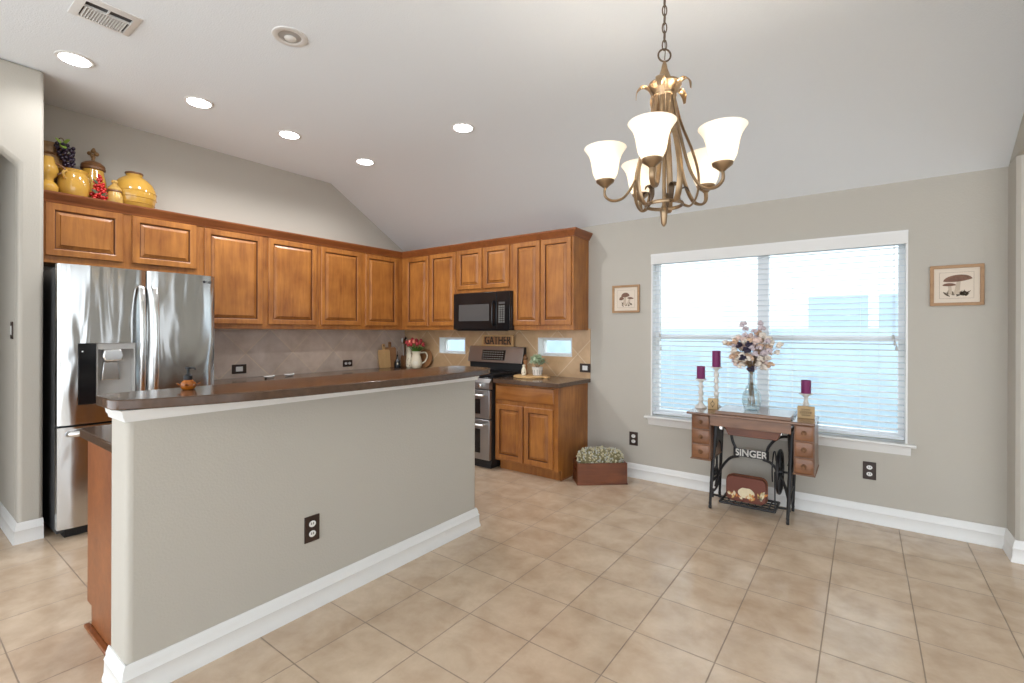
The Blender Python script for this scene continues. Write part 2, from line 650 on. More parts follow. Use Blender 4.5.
def holed(mb, u0, u1, v0, v1, holes, d0, d1, ax):
    # wall panel with rectangular holes; ax 'y': (u=x, v=z, depth=y), ax 'x': (u=y, v=z, depth=x)
    def mk(u, v, d):
        return (u, d, v) if ax == 'y' else (d, u, v)
    US = sorted({u0, u1, *[h[0] for h in holes], *[h[1] for h in holes]})
    VS = sorted({v0, v1, *[h[2] for h in holes], *[h[3] for h in holes]})
    cache = {}

    def vt(u, v, d):
        k = (u, v, d)
        if k not in cache:
            cache[k] = mb.v(mk(u, v, d))
        return cache[k]

    def solid(i, j):
        if i < 0 or j < 0 or i >= len(US) - 1 or j >= len(VS) - 1:
            return False
        cu, cv = (US[i] + US[i + 1]) / 2, (VS[j] + VS[j + 1]) / 2
        return not any(h[0] < cu < h[1] and h[2] < cv < h[3] for h in holes)
    for i in range(len(US) - 1):
        for j in range(len(VS) - 1):
            if not solid(i, j):
                continue
            a, b, c, d = US[i], US[i + 1], VS[j], VS[j + 1]
            for q in (d0, d1):
                mb.face([vt(a, c, q), vt(b, c, q), vt(b, d, q), vt(a, d, q)])
            for (di, dj, e) in ((-1, 0, ((a, c), (a, d))), (1, 0, ((b, c), (b, d))), (0, -1, ((a, c), (b, c))), (0, 1, ((a, d), (b, d)))):
                if not solid(i + di, j + dj):
                    (p, q2), (r, s2) = e
                    mb.face([vt(p, q2, d0), vt(r, s2, d0), vt(r, s2, d1), vt(p, q2, d1)])
    return mb


WIN = (-1.590, 0.249, 0.600, 2.100)
SW1 = (-4.336, -3.894, 1.102, 1.304)
SW2 = (-2.840, -2.421, 1.118, 1.314)

struct(MB().box(-8.5, 4.5, -4.0, YW + 0.14, -0.12, 0.0).build('floor', M_FLOOR), 'beige square ceramic tile floor with thin brown grout lines', 'floor')
struct(MB().prism([(-4.0, ZC), (YF, ZC), (YW + 0.14, ZW - 0.082), (YW + 0.14, ZW + 0.06), (YF, ZC + 0.12), (-4.0, ZC + 0.12)], -8.5, 4.5, 'x').build('ceiling', M_CEIL),
       'white ceiling, flat over the room and sloping down to the window wall', 'ceiling')
struct(holed(MB(), XL - 0.14, XR, 0, ZW + 0.02, [WIN, SW1, SW2], YW, YW + 0.14, 'y').build('wall_back', M_WALL),
       'greige painted wall with the wide blind-covered window', 'wall')
struct(MB().prism([(0.70, 0), (YW, 0), (YW, ZW), (YF, ZC), (0.70, ZC)], XL - 0.14, XL, 'x').build('wall_left', M_WALL),
       'greige gable-topped wall behind the long run of cabinets', 'wall')
# stub wall beside the fridge, then a header with a clipped corner over the hall opening
mb = MB()
mb.prism([(0.700, 0), (0.700, ZC), (-0.60, ZC), (-0.60, 0), (-0.48, 0), (-0.48, 2.455), (-0.40, 2.525), (0.50, 2.525), (0.580, 2.455), (0.580, 0)], -4.51, -4.390, 'x')
struct(mb.build('wall_fridge', M_WALL, bev=0.022, segs=3), 'greige wall with clipped-corner hall opening left of the steel fridge', 'wall')
struct(MB().box(-7.2, -4.50, 0.580, 0.700, 0, ZC).build('wall_hall_right', M_WALL), 'greige wall inside the hall opening, behind the fridge alcove', 'wall')
struct(MB().box(-7.2, -4.50, -0.60, -0.48, 0, ZC).build('wall_hall_left', M_WALL), 'greige wall on the near side of the hall', 'wall')
struct(MB().box(-7.3, -7.2, -0.60, 0.70, 0, ZC).build('wall_hall_end', M_WALL), 'greige wall at the end of the hall', 'wall')
# right stub, header and the wall beyond
struct(MB().prism([(XR, 4.135), (XR + 0.018, 4.118), (4.5, 4.118), (4.5, YW + 0.14), (XR, YW + 0.14)], 0, 2.45, 'z').build('wall_right', M_WALL),
       'greige wall corner at the right edge beyond the window wall', 'wall')
struct(MB().box(XR, XR + 0.13, -1.5, YW + 0.14, 2.45, ZC + 0.02).build('wall_right_header', M_WALL, bev=0.012), 'greige header above the wide opening at the right edge', 'wall')

struct(holed(MB(), -4.0, 4.118, 0, ZC, [(-3.4, -1.9, 0.3, 2.6), (-1.6, -0.1, 0.3, 2.6), (0.2, 0.9, 0.3, 2.6), (3.0, 3.35, 0.3, 2.6)], 4.38, 4.5, 'x').build('wall_added_right', M_WALL), 'unseen greige wall added at the right for the fridge to reflect, with openings cut to let light in', 'wall')  # unseen wall added for the fridge to reflect; openings let fill light in

# island half wall
mb = MB()
mb.prism([(-2.402, 0.574), (-2.202, 0.574), (-2.202, 2.560), (-2.402, 2.560)], 0, 1.06, 'z')
struct(mb.build('wall_island', M_WALL, bev=0.022, segs=3), 'greige half wall of the kitchen island under the brown bar top', 'wall')

BASE = [(0, 0), (0.024, 0), (0.024, 0.012), (0.018, 0.03), (0.016, 0.078), (0.019, 0.083), (0.012, 0.095), (0.012, 0.108), (0.008, 0.118), (0.004, 0.130), (0, 0.131)]


def baseboard(name, path, label):
    o = MB().sweep(path, BASE).build(name, M_TRIM, smooth=50)
    return struct(o, label, 'baseboard')


baseboard('baseboard_back', [(-2.20, YW), (XR, YW), (XR, 4.118), (4.38, 4.118)], 'white stepped baseboard below the window and around the right wall corner')
baseboard('baseboard_island', [(-2.402, 0.574), (-2.202, 0.574), (-2.202, 2.560), (-2.402, 2.560)], 'white stepped baseboard around the island half wall')
baseboard('baseboard_fridge', [(-7.1, 0.580), (-4.390, 0.580), (-4.390, 0.700)], 'white stepped baseboard on the stub wall beside the fridge')

# moulding under the bar top
MOULD = [(0, 1.040), (0.006, 1.036), (0.008, 1.048), (0.014, 1.056), (0.016, 1.070), (0.022, 1.080), (0, 1.080)]
struct(MB().sweep([(-2.402, 0.574), (-2.202, 0.574), (-2.202, 2.560), (-2.402, 2.560)], MOULD).build('trim_1', M_TRIM, smooth=50), 'white moulding directly under the brown bar top', 'trim')

# backsplash
struct(holed(MB(), XL + 0.008, -2.213, CT, 1.41, [SW1, SW2], YW - 0.008, YW, 'y').build('wall_backsplash_back', M_SPL_B),
       'tan diamond tile backsplash behind the range', 'backsplash')
struct(MB().box(XL, XL + 0.008, 1.70, YW, CT, 1.41).build('wall_backsplash_left', M_SPL_L), 'greyish tan diamond tile backsplash on the left wall', 'backsplash')

# ------------------------------------------------------------------ windows


def win_frame(name, x0, x1, z0, z1, yf, label, fw_=0.045, mull=None, rail=None, small=False):
    root = bpy.data.objects.new(name, None)
    COL.objects.link(root)
    root.location = ((x0 + x1) / 2, yf, z0)
    ORG[root.name] = Vector(root.location)
    struct(root, label, 'window')
    m = MB()
    y0, y1 = yf, yf + 0.05
    m.box(x0, x1, y0, y1, z0, z0 + fw_).box(x0, x1, y0, y1, z1 - fw_, z1)
    m.box(x0, x0 + fw_, y0, y1, z0 + fw_, z1 - fw_).box(x1 - fw_, x1, y0, y1, z0 + fw_, z1 - fw_)
    if mull:
        m.box(mull[0], mull[1], y0, y1, z0 + fw_, z1 - fw_)
    if rail:
        xs = [x0 + fw_, mull[0], mull[1], x1 - fw_]
        m.box(xs[0], xs[1], y0 - 0.01, y1 - 0.012, rail - 0.022, rail + 0.022)
        m.box(xs[2], xs[3], y0 - 0.01, y1 - 0.012, rail - 0.022, rail + 0.022)
    m.build('window_frame', M_VINYL, root, bev=0.003)
    g = MB()
    spans = [(x0 + fw_, mull[0]), (mull[1], x1 - fw_)] if mull else [(x0 + fw_, x1 - fw_)]
    for a, b in spans:
        MB().box(a, b, yf + 0.024, yf + 0.029, z0 + fw_, z1 - fw_).build('pane', M_GLASS, root)
    return root


w1 = win_frame('window_1', WIN[0] + 0.004, WIN[1] - 0.004, WIN[2] + 0.01, WIN[3], YW + 0.085, 'wide white double window behind the blind', mull=(-0.715, -0.630), rail=1.335)
win_frame('window_2', SW1[0] + 0.01, SW1[1] - 0.01, SW1[2] + 0.01, SW1[3] - 0.01, YW + 0.075, 'small white slit window in the backsplash left of the range', fw_=0.022)
win_frame('window_3', SW2[0] + 0.01, SW2[1] - 0.01, SW2[2] + 0.01, SW2[3] - 0.01, YW + 0.075, 'small white slit window in the backsplash right of the range', fw_=0.022)
for k, (a, b, c, d), lab in ((2, SW1, 'white reveal lining the small window left of the range'), (3, SW2, 'white reveal lining the small window right of the range')):
    m = MB()
    y0, y1 = YW - 0.012, YW + 0.13
    m.box(a, b, y0, y1, c, c + 0.010).box(a, b, y0, y1, d - 0.010, d).box(a, a + 0.010, y0, y1, c + 0.01, d - 0.01).box(b - 0.010, b, y0, y1, c + 0.01, d - 0.01)
    struct(m.build('trim_%d' % k, M_TRIM), lab, 'trim')
# jamb lining of the wide window
a, b, c, d = WIN
m = MB()
m.box(a, a + 0.012, YW - 0.004, YW + 0.085, c, d).box(b - 0.012, b, YW - 0.004, YW + 0.085, c, d).box(a + 0.012, b - 0.012, YW - 0.002, YW + 0.085, d - 0.012, d)
struct(m.build('trim_4', M_TRIM), 'white jamb lining of the wide window', 'trim')
# stool and apron
m = MB()
m.prism([(YW - 0.045, 0.583), (YW - 0.050, 0.592), (YW - 0.045, 0.601), (YW + 0.085, 0.601), (YW + 0.085, 0.577), (YW - 0.038, 0.577)], -1.640, 0.294, 'x')
root = m.build('window_sill', M_TRIM)
struct(root, 'white projecting sill with moulded apron under the wide window', 'window sill')
AP = [(0, 0.520), (0.006, 0.518), (0.010, 0.530), (0.020, 0.548), (0.024, 0.560), (0.034, 0.577), (0, 0.577)]
MB().sweep([(-1.612, YW + 0.0), (-1.612 + 0.001, YW), (0.266 - 0.001, YW), (0.266, YW)], AP).build('apron', M_TRIM, root, smooth=50)

# ------------------------------------------------------------------ blind
bl = empty('window_blind', ((WIN[0] + WIN[1]) / 2, YW + 0.03, 0.60), 'white horizontal slat blind hanging across the wide window', 'blind')
x0, x1 = WIN[0] + 0.016, WIN[1] - 0.016
m = MB()
m.prism([(YW - 0.014, 2.010), (YW - 0.014, 2.068), (YW - 0.022, 2.080), (YW - 0.022, 2.094), (YW + 0.0, 2.094), (YW + 0.0, 2.004), (YW - 0.010, 2.004)], WIN[0], WIN[1], 'x')
m.build('valance', M_TRIM, bl)
m = MB()
NS = 31
tilt = math.radians(4)
for k in range(NS):
    z = 1.985 - k * 0.0432
    cy_ = YW + 0.036
    pts = []
    for j in range(5):
        u = -1 + 2 * j / 4
        pts.append((cy_ + u * 0.0245 * math.cos(tilt), z + u * 0.0245 * math.sin(tilt) + 0.0022 * (1 - u * u)))
    prof = [(y, zz + 0.0019) for y, zz in pts] + [(y, zz - 0.0019) for y, zz in pts[::-1]]
    m.prism(prof, x0, x1, 'x')
m.build('slats', M_SLAT, bl)
MB().box(x0, x1, YW + 0.012, YW + 0.060, 0.622, 0.642).build('bottom_rail', M_SLAT, bl, bev=0.004)
MB().box(x0, x1, YW + 0.008, YW + 0.062, 2.005, 2.06).build('head_rail', M_SLAT, bl)
m = MB()
for xx in (-1.40, -0.93, -0.455, -0.02, 0.09):
    for yy in (YW + 0.011, YW + 0.061):
        m.tube([(xx, yy, 0.63), (xx, yy, 2.02)], 0.0011, 5)
m.build('ladder_cords', M_SLAT, bl)
for nm, xx, zl, tz in (('pull_cord', 0.167, 1.36, (1.345, 1.30, 1.265)), ('tilt_cord', -1.505, 1.36, (1.345, 1.225))):
    m = MB()
    m.tube([(xx, YW - 0.003, 2.005), (xx, YW - 0.004, zl)], 0.0016, 6)
    m.tube([(xx + 0.008, YW - 0.003, 2.005), (xx + 0.010, YW - 0.004, zl - 0.05)], 0.0016, 6)
    c = m.build(nm, M_LGREY, bl)
    for i, z in enumerate(tz):
        MB().lathe([(0.002, 0.022), (0.006, 0.012), (0.008, -0.008), (0.006, -0.014)], (xx + 0.010 * i, YW - 0.006, z), 10).build('tassel', M_LGREY, c)

# ------------------------------------------------------------------ outside
M_GRASS = pm('lawn', (0.16, 0.24, 0.08), 0.9, var=0.4, vscale=8)
M_FENCE = pm('weathered_fence', (0.44, 0.55, 0.71), 0.8, var=0.15, vscale=5)
M_SIDING = pm('neighbour_brick', (0.84, 0.84, 0.84), 0.8, var=0.12, vscale=14)
M_HGLASS = pm('neighbour_window', (0.36, 0.46, 0.58), 0.3)
M_ROOF = pm('neighbour_roof', (0.72, 0.74, 0.78), 0.9)
struct(MB().box(-16, 12, YW + 0.16, 22, -0.35, -0.20).build('ground', M_GRASS), 'lawn outside the window', 'lawn')
fn = empty('garden_fence', (-2, 8.2, -0.2), 'weathered board fence outside, seen through the slats of the blind', 'fence')
m = MB()
x = -12.0
while x < 8:
    m.box(x, x + 0.1458, 8.2, 8.22 - 0.004 * (int(x * 100) % 2), -0.2, 1.44)
    x += 0.146
m.build('boards', M_FENCE, fn)
MB().box(-12, 8, 8.22, 8.26, 0.1, 0.19).box(-12, 8, 8.22, 8.26, 1.2, 1.29).build('rails', M_FENCE, fn)
hs = empty('neighbour_house', (1.5, 12, -0.2), 'pale neighbouring house beyond the garden fence, seen through the blind', 'house')
MB().box(-12.0, 9.5, 12, 18, -0.2, 5.2).build('wall', M_SIDING, hs)
MB().prism([(11.5, 5.2), (18.5, 5.2), (15, 7.5)], -12.5, 10.0, 'x').build('roof', M_ROOF, hs)
for xx in (-0.95, 0.25):
    MB().box(xx, xx + 1.02, 11.96, 12, 1.15, 2.15).build('window', M_HGLASS, hs)

# ------------------------------------------------------------------ cabinets


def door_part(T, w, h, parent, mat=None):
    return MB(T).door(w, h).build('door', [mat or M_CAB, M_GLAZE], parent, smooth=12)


XF = -4.697   # face frame of the left wall units
XD = -4.678
YFR = 4.021   # face frame of the range wall units
YD = 4.002


def cab_left(y0, y1, zb, zt, doors, label, x_back=XL):
    r = empty('wall_cabinet', ((x_back + XF) / 2, (y0 + y1) / 2, zb), label, 'cabinet', 'wall cabinets')
    MB().box(x_back + 0.001, XF, y0, y1, zb, zt).build('cabinet_box', M_CAB, r, bev=0.001)
    for a, b, c, d in doors:
        door_part(TL(XD, a, c), b - a, d - c, r)
    return r


def cab_back(x0, x1, zb, zt, doors, label):
    r = empty('wall_cabinet', ((x0 + x1) / 2, (YW + YFR) / 2, zb), label, 'cabinet', 'wall cabinets')
    MB().box(x0, x1, YFR, YW - 0.0005, zb, zt).build('cabinet_box', M_CAB, r, bev=0.001)
    for a, b, c, d in doors:
        door_part(TB(a, YD, c), b - a, d - c, r)
    return r


ZT = 2.325
cab_left(0.703, 1.738, 1.862, ZT, [(0.752, 1.195, 1.913, 2.292), (1.253, 1.706, 1.913, 2.292)], 'short two-door maple cabinet above the fridge, pottery standing on top')
cab_left(1.739, 2.866, 1.395, ZT, [(1.771, 2.277, 1.440, 2.285), (2.333, 2.841, 1.440, 2.285)], 'tall two-door maple cabinet next to the fridge on the left wall')
cab_left(2.867, 4.320, 1.395, ZT, [(2.894, 3.394, 1.443, 2.282), (3.461, 3.936, 1.443, 2.282)], 'tall two-door maple cabinet in the far corner of the left wall')
cab_back(XF + 0.002, -3.752, 1.395, ZT, [(-4.608, -4.212, 1.443, 2.282), (-4.184, -3.766, 1.443, 2.290)], 'tall two-door maple cabinet left of the black microwave')
cab_back(-3.751, -2.958, 1.810, ZT, [(-3.735, -3.376, 1.848, 2.295), (-3.344, -2.999, 1.848, 2.295)], 'short two-door maple cabinet above the black microwave')
cab_back(-2.957, -2.238, 1.395, ZT, [(-2.941, -2.616, 1.443, 2.295), (-2.602, -2.258, 1.443, 2.292)], 'tall two-door maple cabinet at the right end, right of the microwave')

CR = [(0, 2.298), (0.010, 2.298), (0.012, 2.308), (0.020, 2.318), (0.030, 2.334), (0.038, 2.350), (0.043, 2.356), (0.043, 2.370), (0, 2.370)]
cr = MB().sweep([(XF, 0.703), (XF, YFR), (-2.238, YFR), (-2.238, YW)], CR).build('crown_molding', M_CROWN, smooth=50)
tag(cr, 'dark stained crown molding running along the tops of all wall cabinets', 'molding')
# cabinet tops behind the crown are the cabinet boxes themselves

# base cabinet right of the range
r = empty('base_cabinet', (-2.59, 4.03, 0), 'maple base cabinet with one drawer and two doors right of the range', 'cabinet')
m = MB()
m.box(-2.973, -2.242, 3.752, YW - 0.001, 0.095, 0.868)
m.box(-2.955, -2.250, 3.812, YW - 0.001, 0.0, 0.095)
m.box(-2.262, -2.242, 3.812, YW - 0.001, 0.0, 0.096)
m.build('cabinet_box', M_CAB, r, bev=0.001)
MB(TB(-2.963, 3.732, 0.700)).slab_front(0.678, 0.148).build('drawer', M_CABX, r)
door_part(TB(-2.960, 3.732, 0.113), 0.331, 0.545, r)
door_part(TB(-2.613, 3.732, 0.113), 0.320, 0.545, r)
MB().box(-2.236, -2.242, 3.80, YW - 0.001, 0.0, 0.012).build('shoe_strip', M_CROWN, r)
ct = MB().box(-2.968, -2.205, 3.700, YW - 0.009, 0.869, CT).build('countertop', M_COUNTER, bev=0.004, org=(-2.59, 4.0, 0.869))
tag(ct, 'brown countertop on the base cabinet right of the range', 'countertop')

# left run of base cabinets with the long counter
r = empty('base_cabinet', (-4.7, 3.0, 0), 'long maple base cabinet run below the left wall counter, behind the island', 'cabinet')
m = MB()
m.box(XL + 0.001, -4.395, 1.74, YW - 0.001, 0.095, 0.866).box(XL + 0.001, -4.455, 1.74, YW - 0.001, 0, 0.095)
m.box(-4.395, -3.775, 3.752, YW - 0.001, 0.095, 0.866).box(-4.455, -3.775, 3.812, YW - 0.001, 0, 0.095)
m.build('cabinet_box', M_CAB, r)
for a, b in ((1.76, 2.25), (2.27, 2.76), (2.78, 3.27), (3.29, 3.72)):
    door_part(TL(-4.375, a, 0.113), b - a, 0.545, r)
    MB(TL(-4.375, a, 0.700)).slab_front(b - a, 0.148).build('drawer', M_CABH, r)
door_part(TB(-4.36, 3.732, 0.113), 0.28, 0.545, r)
door_part(TB(-4.07, 3.732, 0.113), 0.28, 0.545, r)
m = MB()
m.prism([(XL + 0.009, 1.735), (-4.355, 1.735), (-4.355, 3.70), (-3.768, 3.70), (-3.768, YW - 0.009), (XL + 0.009, YW - 0.009)], 0.867, CT, 'z')
ct = m.build('countertop', M_COUNTER, bev=0.004, org=(-4.7, 3.0, 0.867))
tag(ct, 'long brown countertop along the left wall into the corner, behind the bar', 'countertop')

# island cabinet behind the half wall, with its lower counter
r = empty('island_cabinet', (-2.72, 1.6, 0), 'wooden island cabinet behind the half wall, red-brown end panel showing', 'cabinet')
m = MB()
m.box(-2.945, -2.404, 0.640, 2.55, 0.10, 0.868)
m.box(-2.885, -2.404, 0.648, 2.55, 0.0, 0.10)
m.build('cabinet_box', M_CAB, r)
m = MB()
m.prism([(-2.948, 0.10), (-2.948, 0.868), (-2.404, 0.868), (-2.404, 0), (-2.880, 0), (-2.880, 0.10)], 0.622, 0.640, 'y')
m.build('end_panel', M_CROWN, r)
MB().box(-2.905, -2.404, 0.600, 0.622, 0, 0.016).build('shoe_strip', M_CROWN, r, bev=0.004)
for k in range(4):
    door_part(Matrix(((0, 1, 0, -2.965), (-1, 0, 0, 2.54 - k * 0.47), (0, 0, 1, 0.113), (0, 0, 0, 1))), 0.45, 0.74, r)
m = MB()
m.prism([(-3.03, 0.640), (-3.00, 0.602), (-2.404, 0.602), (-2.404, 2.56), (-3.03, 2.56)], 0.869, CT, 'z')
ct = m.build('countertop', M_COUNTER, bev=0.004, org=(-2.7, 1.6, 0.869))
tag(ct, 'lower brown island countertop behind the half wall, corner showing at its left end', 'countertop')

# curved bar top
front = bez((-2.210, 0.548, 0), (-2.156, 0.665, 0), (-2.100, 0.85, 0), (-2.052, 1.10, 0), (-2.025, 1.45, 0), (-2.012, 1.80, 0), (-2.022, 2.15, 0), (-2.058, 2.42, 0), (-2.095, 2.58, 0), n=5)
poly = [(-2.485, 0.585), (-2.470, 0.552), (-2.437, 0.538), (-2.235, 0.536)] + [(p.x, p.y) for p in front] + [(-2.13, 2.63), (-2.17, 2.645), (-2.46, 2.645), (-2.485, 2.62)]
bt = MB().prism(poly, 1.081, 1.120, 'z').build('bar_top', M_COUNTER, bev=0.005, org=(-2.25, 1.6, 1.081))
tag(bt, 'curved glossy brown bar top on the island half wall', 'countertop')

# ------------------------------------------------------------------ refrigerator
fr = empty('refrigerator', (-4.6, 1.20, 0), 'stainless french-door refrigerator with water dispenser beside the stub wall', 'refrigerator')
FX = -4.20
y0, y1, ys = 0.735, 1.664, 1.211
MB().box(-4.96, -4.275, 0.742, 1.657, 0.03, 1.795).build('body', M_GREY, fr, bev=0.006)
m = MB()
m.box(-4.93, -4.26, 0.78, 1.62, 0.0, 0.07)
m.build('foot_grille', M_BLACKM, fr)


def curved_door(y0, y1, z0, z1, hole=None):
    # slightly bowed steel door; hole (y0,y1,z0,z1) leaves the dispenser niche open
    mb = MB()
    n = 14
    ysx = [y0 + (y1 - y0) * i / n for i in range(n + 1)]
    zs = [z0, z1]
    if hole:
        ysx = sorted(set(ysx + [hole[0], hole[1]]))
        zs = [z0, hole[2], hole[3], z1]

    def fx(y):
        u = (2 * (y - y0) / (y1 - y0)) - 1
        return FX + 0.016 * (1 - u * u) - 0.012 * (abs(u) ** 14)
    F = [[mb.v((fx(y), y, z)) for y in ysx] for z in zs]
    B = [[mb.v((-4.272, y, z)) for y in ysx] for z in zs]

    def solid(i, j):
        if i < 0 or j < 0 or i >= len(ysx) - 1 or j >= len(zs) - 1:
            return False
        if hole is None:
            return True
        cy, cz = (ysx[i] + ysx[i + 1]) / 2, (zs[j] + zs[j + 1]) / 2
        return not (hole[0] < cy < hole[1] and hole[2] < cz < hole[3])
    for j in range(len(zs) - 1):
        for i in range(len(ysx) - 1):
            if not solid(i, j):
                continue
            mb.face([F[j][i], F[j][i + 1], F[j + 1][i + 1], F[j + 1][i]])
            mb.face([B[j][i], B[j][i + 1], B[j + 1][i + 1], B[j + 1][i]])
            if not solid(i - 1, j):
                mb.face([F[j][i], F[j + 1][i], B[j + 1][i], B[j][i]])
            if not solid(i + 1, j):
                mb.face([F[j][i + 1], F[j + 1][i + 1], B[j + 1][i + 1], B[j][i + 1]])
            if not solid(i, j - 1):
                mb.face([F[j][i], F[j][i + 1], B[j][i + 1], B[j][i]])
            if not solid(i, j + 1):
                mb.face([F[j + 1][i], F[j + 1][i + 1], B[j + 1][i + 1], B[j + 1][i]])
    return mb


dl = curved_door(y0, ys - 0.004, 0.752, 1.812, hole=(0.832, 1.146, 0.88, 1.290)).build('door', M_STEEL, fr, smooth=45)
tag(dl, 'left steel door with the water dispenser')
drr = curved_door(ys + 0.004, y1, 0.752, 1.812).build('door', M_STEEL, fr, smooth=45)
tag(drr, 'right steel door with round badge')
fz = curved_door(y0, y1, 0.072, 0.738).build('freezer_drawer', M_STEEL, fr, smooth=45)
# dispenser
MB().box(-4.215, -4.190, 0.834, 0.926, 0.882, 1.288).build('control_panel', M_BLACK, dl, bev=0.003)
m = MB()
m.box(-4.272, -4.262, 0.927, 1.145, 0.881, 1.289)
m.box(-4.262, -4.196, 0.927, 0.936, 0.881, 1.289).box(-4.262, -4.196, 1.136, 1.145, 0.881, 1.289)
m.box(-4.262, -4.196, 0.936, 1.136, 0.881, 0.895)
m.box(-4.262, -4.196, 0.936, 1.136, 1.245, 1.289)
m.build('dispenser_niche', M_LGREY, dl, bev=0.003)
MB().prism([(0.970, 1.245), (1.065, 1.245), (1.075, 1.20), (1.070, 1.165), (0.972, 1.165), (0.960, 1.20)], -4.262, -4.188, 'x').build('spout_housing', M_CHROME, dl, bev=0.008)
MB().prism([(0.960, 1.03), (1.065, 1.03), (1.055, 1.16), (0.972, 1.16)], -4.262, -4.228, 'x').build('paddle', M_CHROME, dl, bev=0.006)
MB().ball((-4.190, 0.855, 1.235), 0.005).build('indicator_light', M_WHITE, dl)


def fhandle(yc, z0, z1, name='handle', parent=fr):
    pts = bez((FX - 0.005, yc, z1), (FX + 0.030, yc, z1 - 0.02), (FX + 0.055, yc, z1 - 0.14), (FX + 0.066, yc, (z0 + z1) / 2), (FX + 0.055, yc, z0 + 0.14), (FX + 0.030, yc, z0 + 0.02), (FX - 0.005, yc, z0), n=6)
    return MB().tube(pts, 0.016, 10, flat=(1.15, 0.7), ref=(0, 1, 0)).build(name, M_CHROME, parent)


fhandle(1.172, 0.84, 1.695, parent=dl)
fhandle(1.252, 0.84, 1.695, parent=drr)
pts = bez((FX - 0.005, 0.79, 0.69), (FX + 0.04, 0.80, 0.695), (FX + 0.062, 0.90, 0.70), (FX + 0.066, 1.20, 0.70), (FX + 0.062, 1.50, 0.70), (FX + 0.04, 1.60, 0.695), (FX - 0.005, 1.61, 0.69), n=6)
MB().tube(pts, 0.017, 10, flat=(0.8, 1.1), ref=(1, 0, 0)).build('handle', M_CHROME, fz)
# badge: a dark roundel with a light face drawn in it, then two letters
m = MB()
m.lathe([(0.011, -0.004), (0.011, 0.0012)], (FX + 0.0092, 1.582, 1.762), 20, axis='x')
m.text('LG', 0.030, (FX + 0.0062, 1.617, 1.762), RL, ext=0.0032, bold=0.0008)
m.build('badge', M_GREY, drr)

# ------------------------------------------------------------------ microwave
mw = empty('microwave', (-3.33, 4.14, 1.385), 'black over-the-range microwave under the short cabinet', 'microwave')
a, b = -3.735, -2.940
MB().box(a, b, 3.975, YW - 0.02, 1.392, 1.803).build('body', M_BLACK, mw, bev=0.004)
m = MB()
m.box(a, -3.115, 3.942, 3.974, 1.400, 1.800)
d_ = m.build('door', M_BLACK, mw, bev=0.006)
MB().box(-3.650, -3.215, 3.9395, 3.9425, 1.492, 1.672).build('door_window', M_MESH, d_)
MB().tube(bez((-3.150, 3.945, 1.70), (-3.150, 3.915, 1.67), (-3.150, 3.910, 1.58), (-3.150, 3.915, 1.47), (-3.150, 3.945, 1.44), n=5), 0.010, 8).build('handle', M_BLACK, d_)
p_ = MB().box(-3.112, b, 3.942, 3.974, 1.400, 1.800).build('control_panel', M_BLACK, mw, bev=0.004)
m = MB()
for i in range(3):
    for j in range(8):
        m.box(-3.085 + i * 0.030, -3.069 + i * 0.030, 3.9405, 3.9425, 1.475 + j * 0.0235, 1.483 + j * 0.0235)
m.build('keypad', M_LGREY, p_)
MB().box(-3.085, -3.005, 3.9405, 3.9425, 1.668, 1.690).build('display', M_MESH, p_)
m = MB()
for k in range(14):
    m.box(a + 0.05 + k * 0.05, a + 0.09 + k * 0.05, 3.955, 3.99, 1.384, 1.392)
m.build('vent_grille', M_BLACKM, mw)

# ------------------------------------------------------------------ range
rg = empty('range_oven', (-3.37, 3.98, 0), 'stainless double oven gas range between the counters', 'range')
a, b = -3.752, -2.975
MB().box(a, b, 3.70, YW - 0.03, 0.05, 0.895).build('body', M_BLACKM, rg, bev=0.004)
MB().box(a + 0.03, b - 0.03, 3.72, 4.2, 0.0, 0.05).build('toe_base', M_BLACKM, rg)
MB().box(a, b, 3.685, 4.235, 0.895, 0.915).build('cooktop', M_BLACK, rg, bev=0.004)
m = MB()
for gx in (-3.62, -3.365, -3.11):
    for k in range(3):
        x = gx - 0.10 + 0.10 * k
        m.box(x - 0.006, x + 0.006, 3.73, 4.19, 0.935, 0.950)
    for yy in (3.73, 3.955, 4.18):
        m.box(gx - 0.115, gx + 0.115, yy, yy + 0.012, 0.932, 0.948)
    for (x, yy) in ((-0.1, 3.735), (0.1, 3.735), (-0.1, 4.185), (0.1, 4.185)):
        m.box(gx + x - 0.006, gx + x + 0.006, yy - 0.006, yy + 0.006, 0.914, 0.936)
m.build('burner_grates', M_IRON, rg)
MB().prism([(3.655, 0.800), (3.655, 0.868), (3.685, 0.905), (3.705, 0.905), (3.705, 0.800)], a, b, 'x').build('control_strip', M_STEEL2, rg)
for k in range(5):
    x = a + 0.10 + k * 0.144
    MB().lathe([(0.024, 0.0), (0.026, -0.012), (0.021, -0.034), (0.018, -0.036)], (x, 3.657, 0.842), 16, axis='y').build('knob', M_CHROME, rg)
for z0, z1, wz0, wz1 in ((0.505, 0.790, 0.55, 0.70), (0.095, 0.495, 0.16, 0.40)):
    dd = MB().box(a + 0.004, b - 0.004, 3.660, 3.698, z0, z1).build('oven_door', M_STEEL2, rg, bev=0.005)
    MB().box(a + 0.10, b - 0.12, 3.657, 3.661, wz0, wz1).build('door_window', M_BLACK, dd)
    hz = z1 - 0.045
    MB().tube([(a + 0.05, 3.66, hz), (a + 0.05, 3.615, hz), (a + 0.07, 3.608, hz), (b - 0.07, 3.608, hz), (b - 0.05, 3.615, hz), (b - 0.05, 3.66, hz)], 0.013, 10).build('handle', M_CHROME, dd)
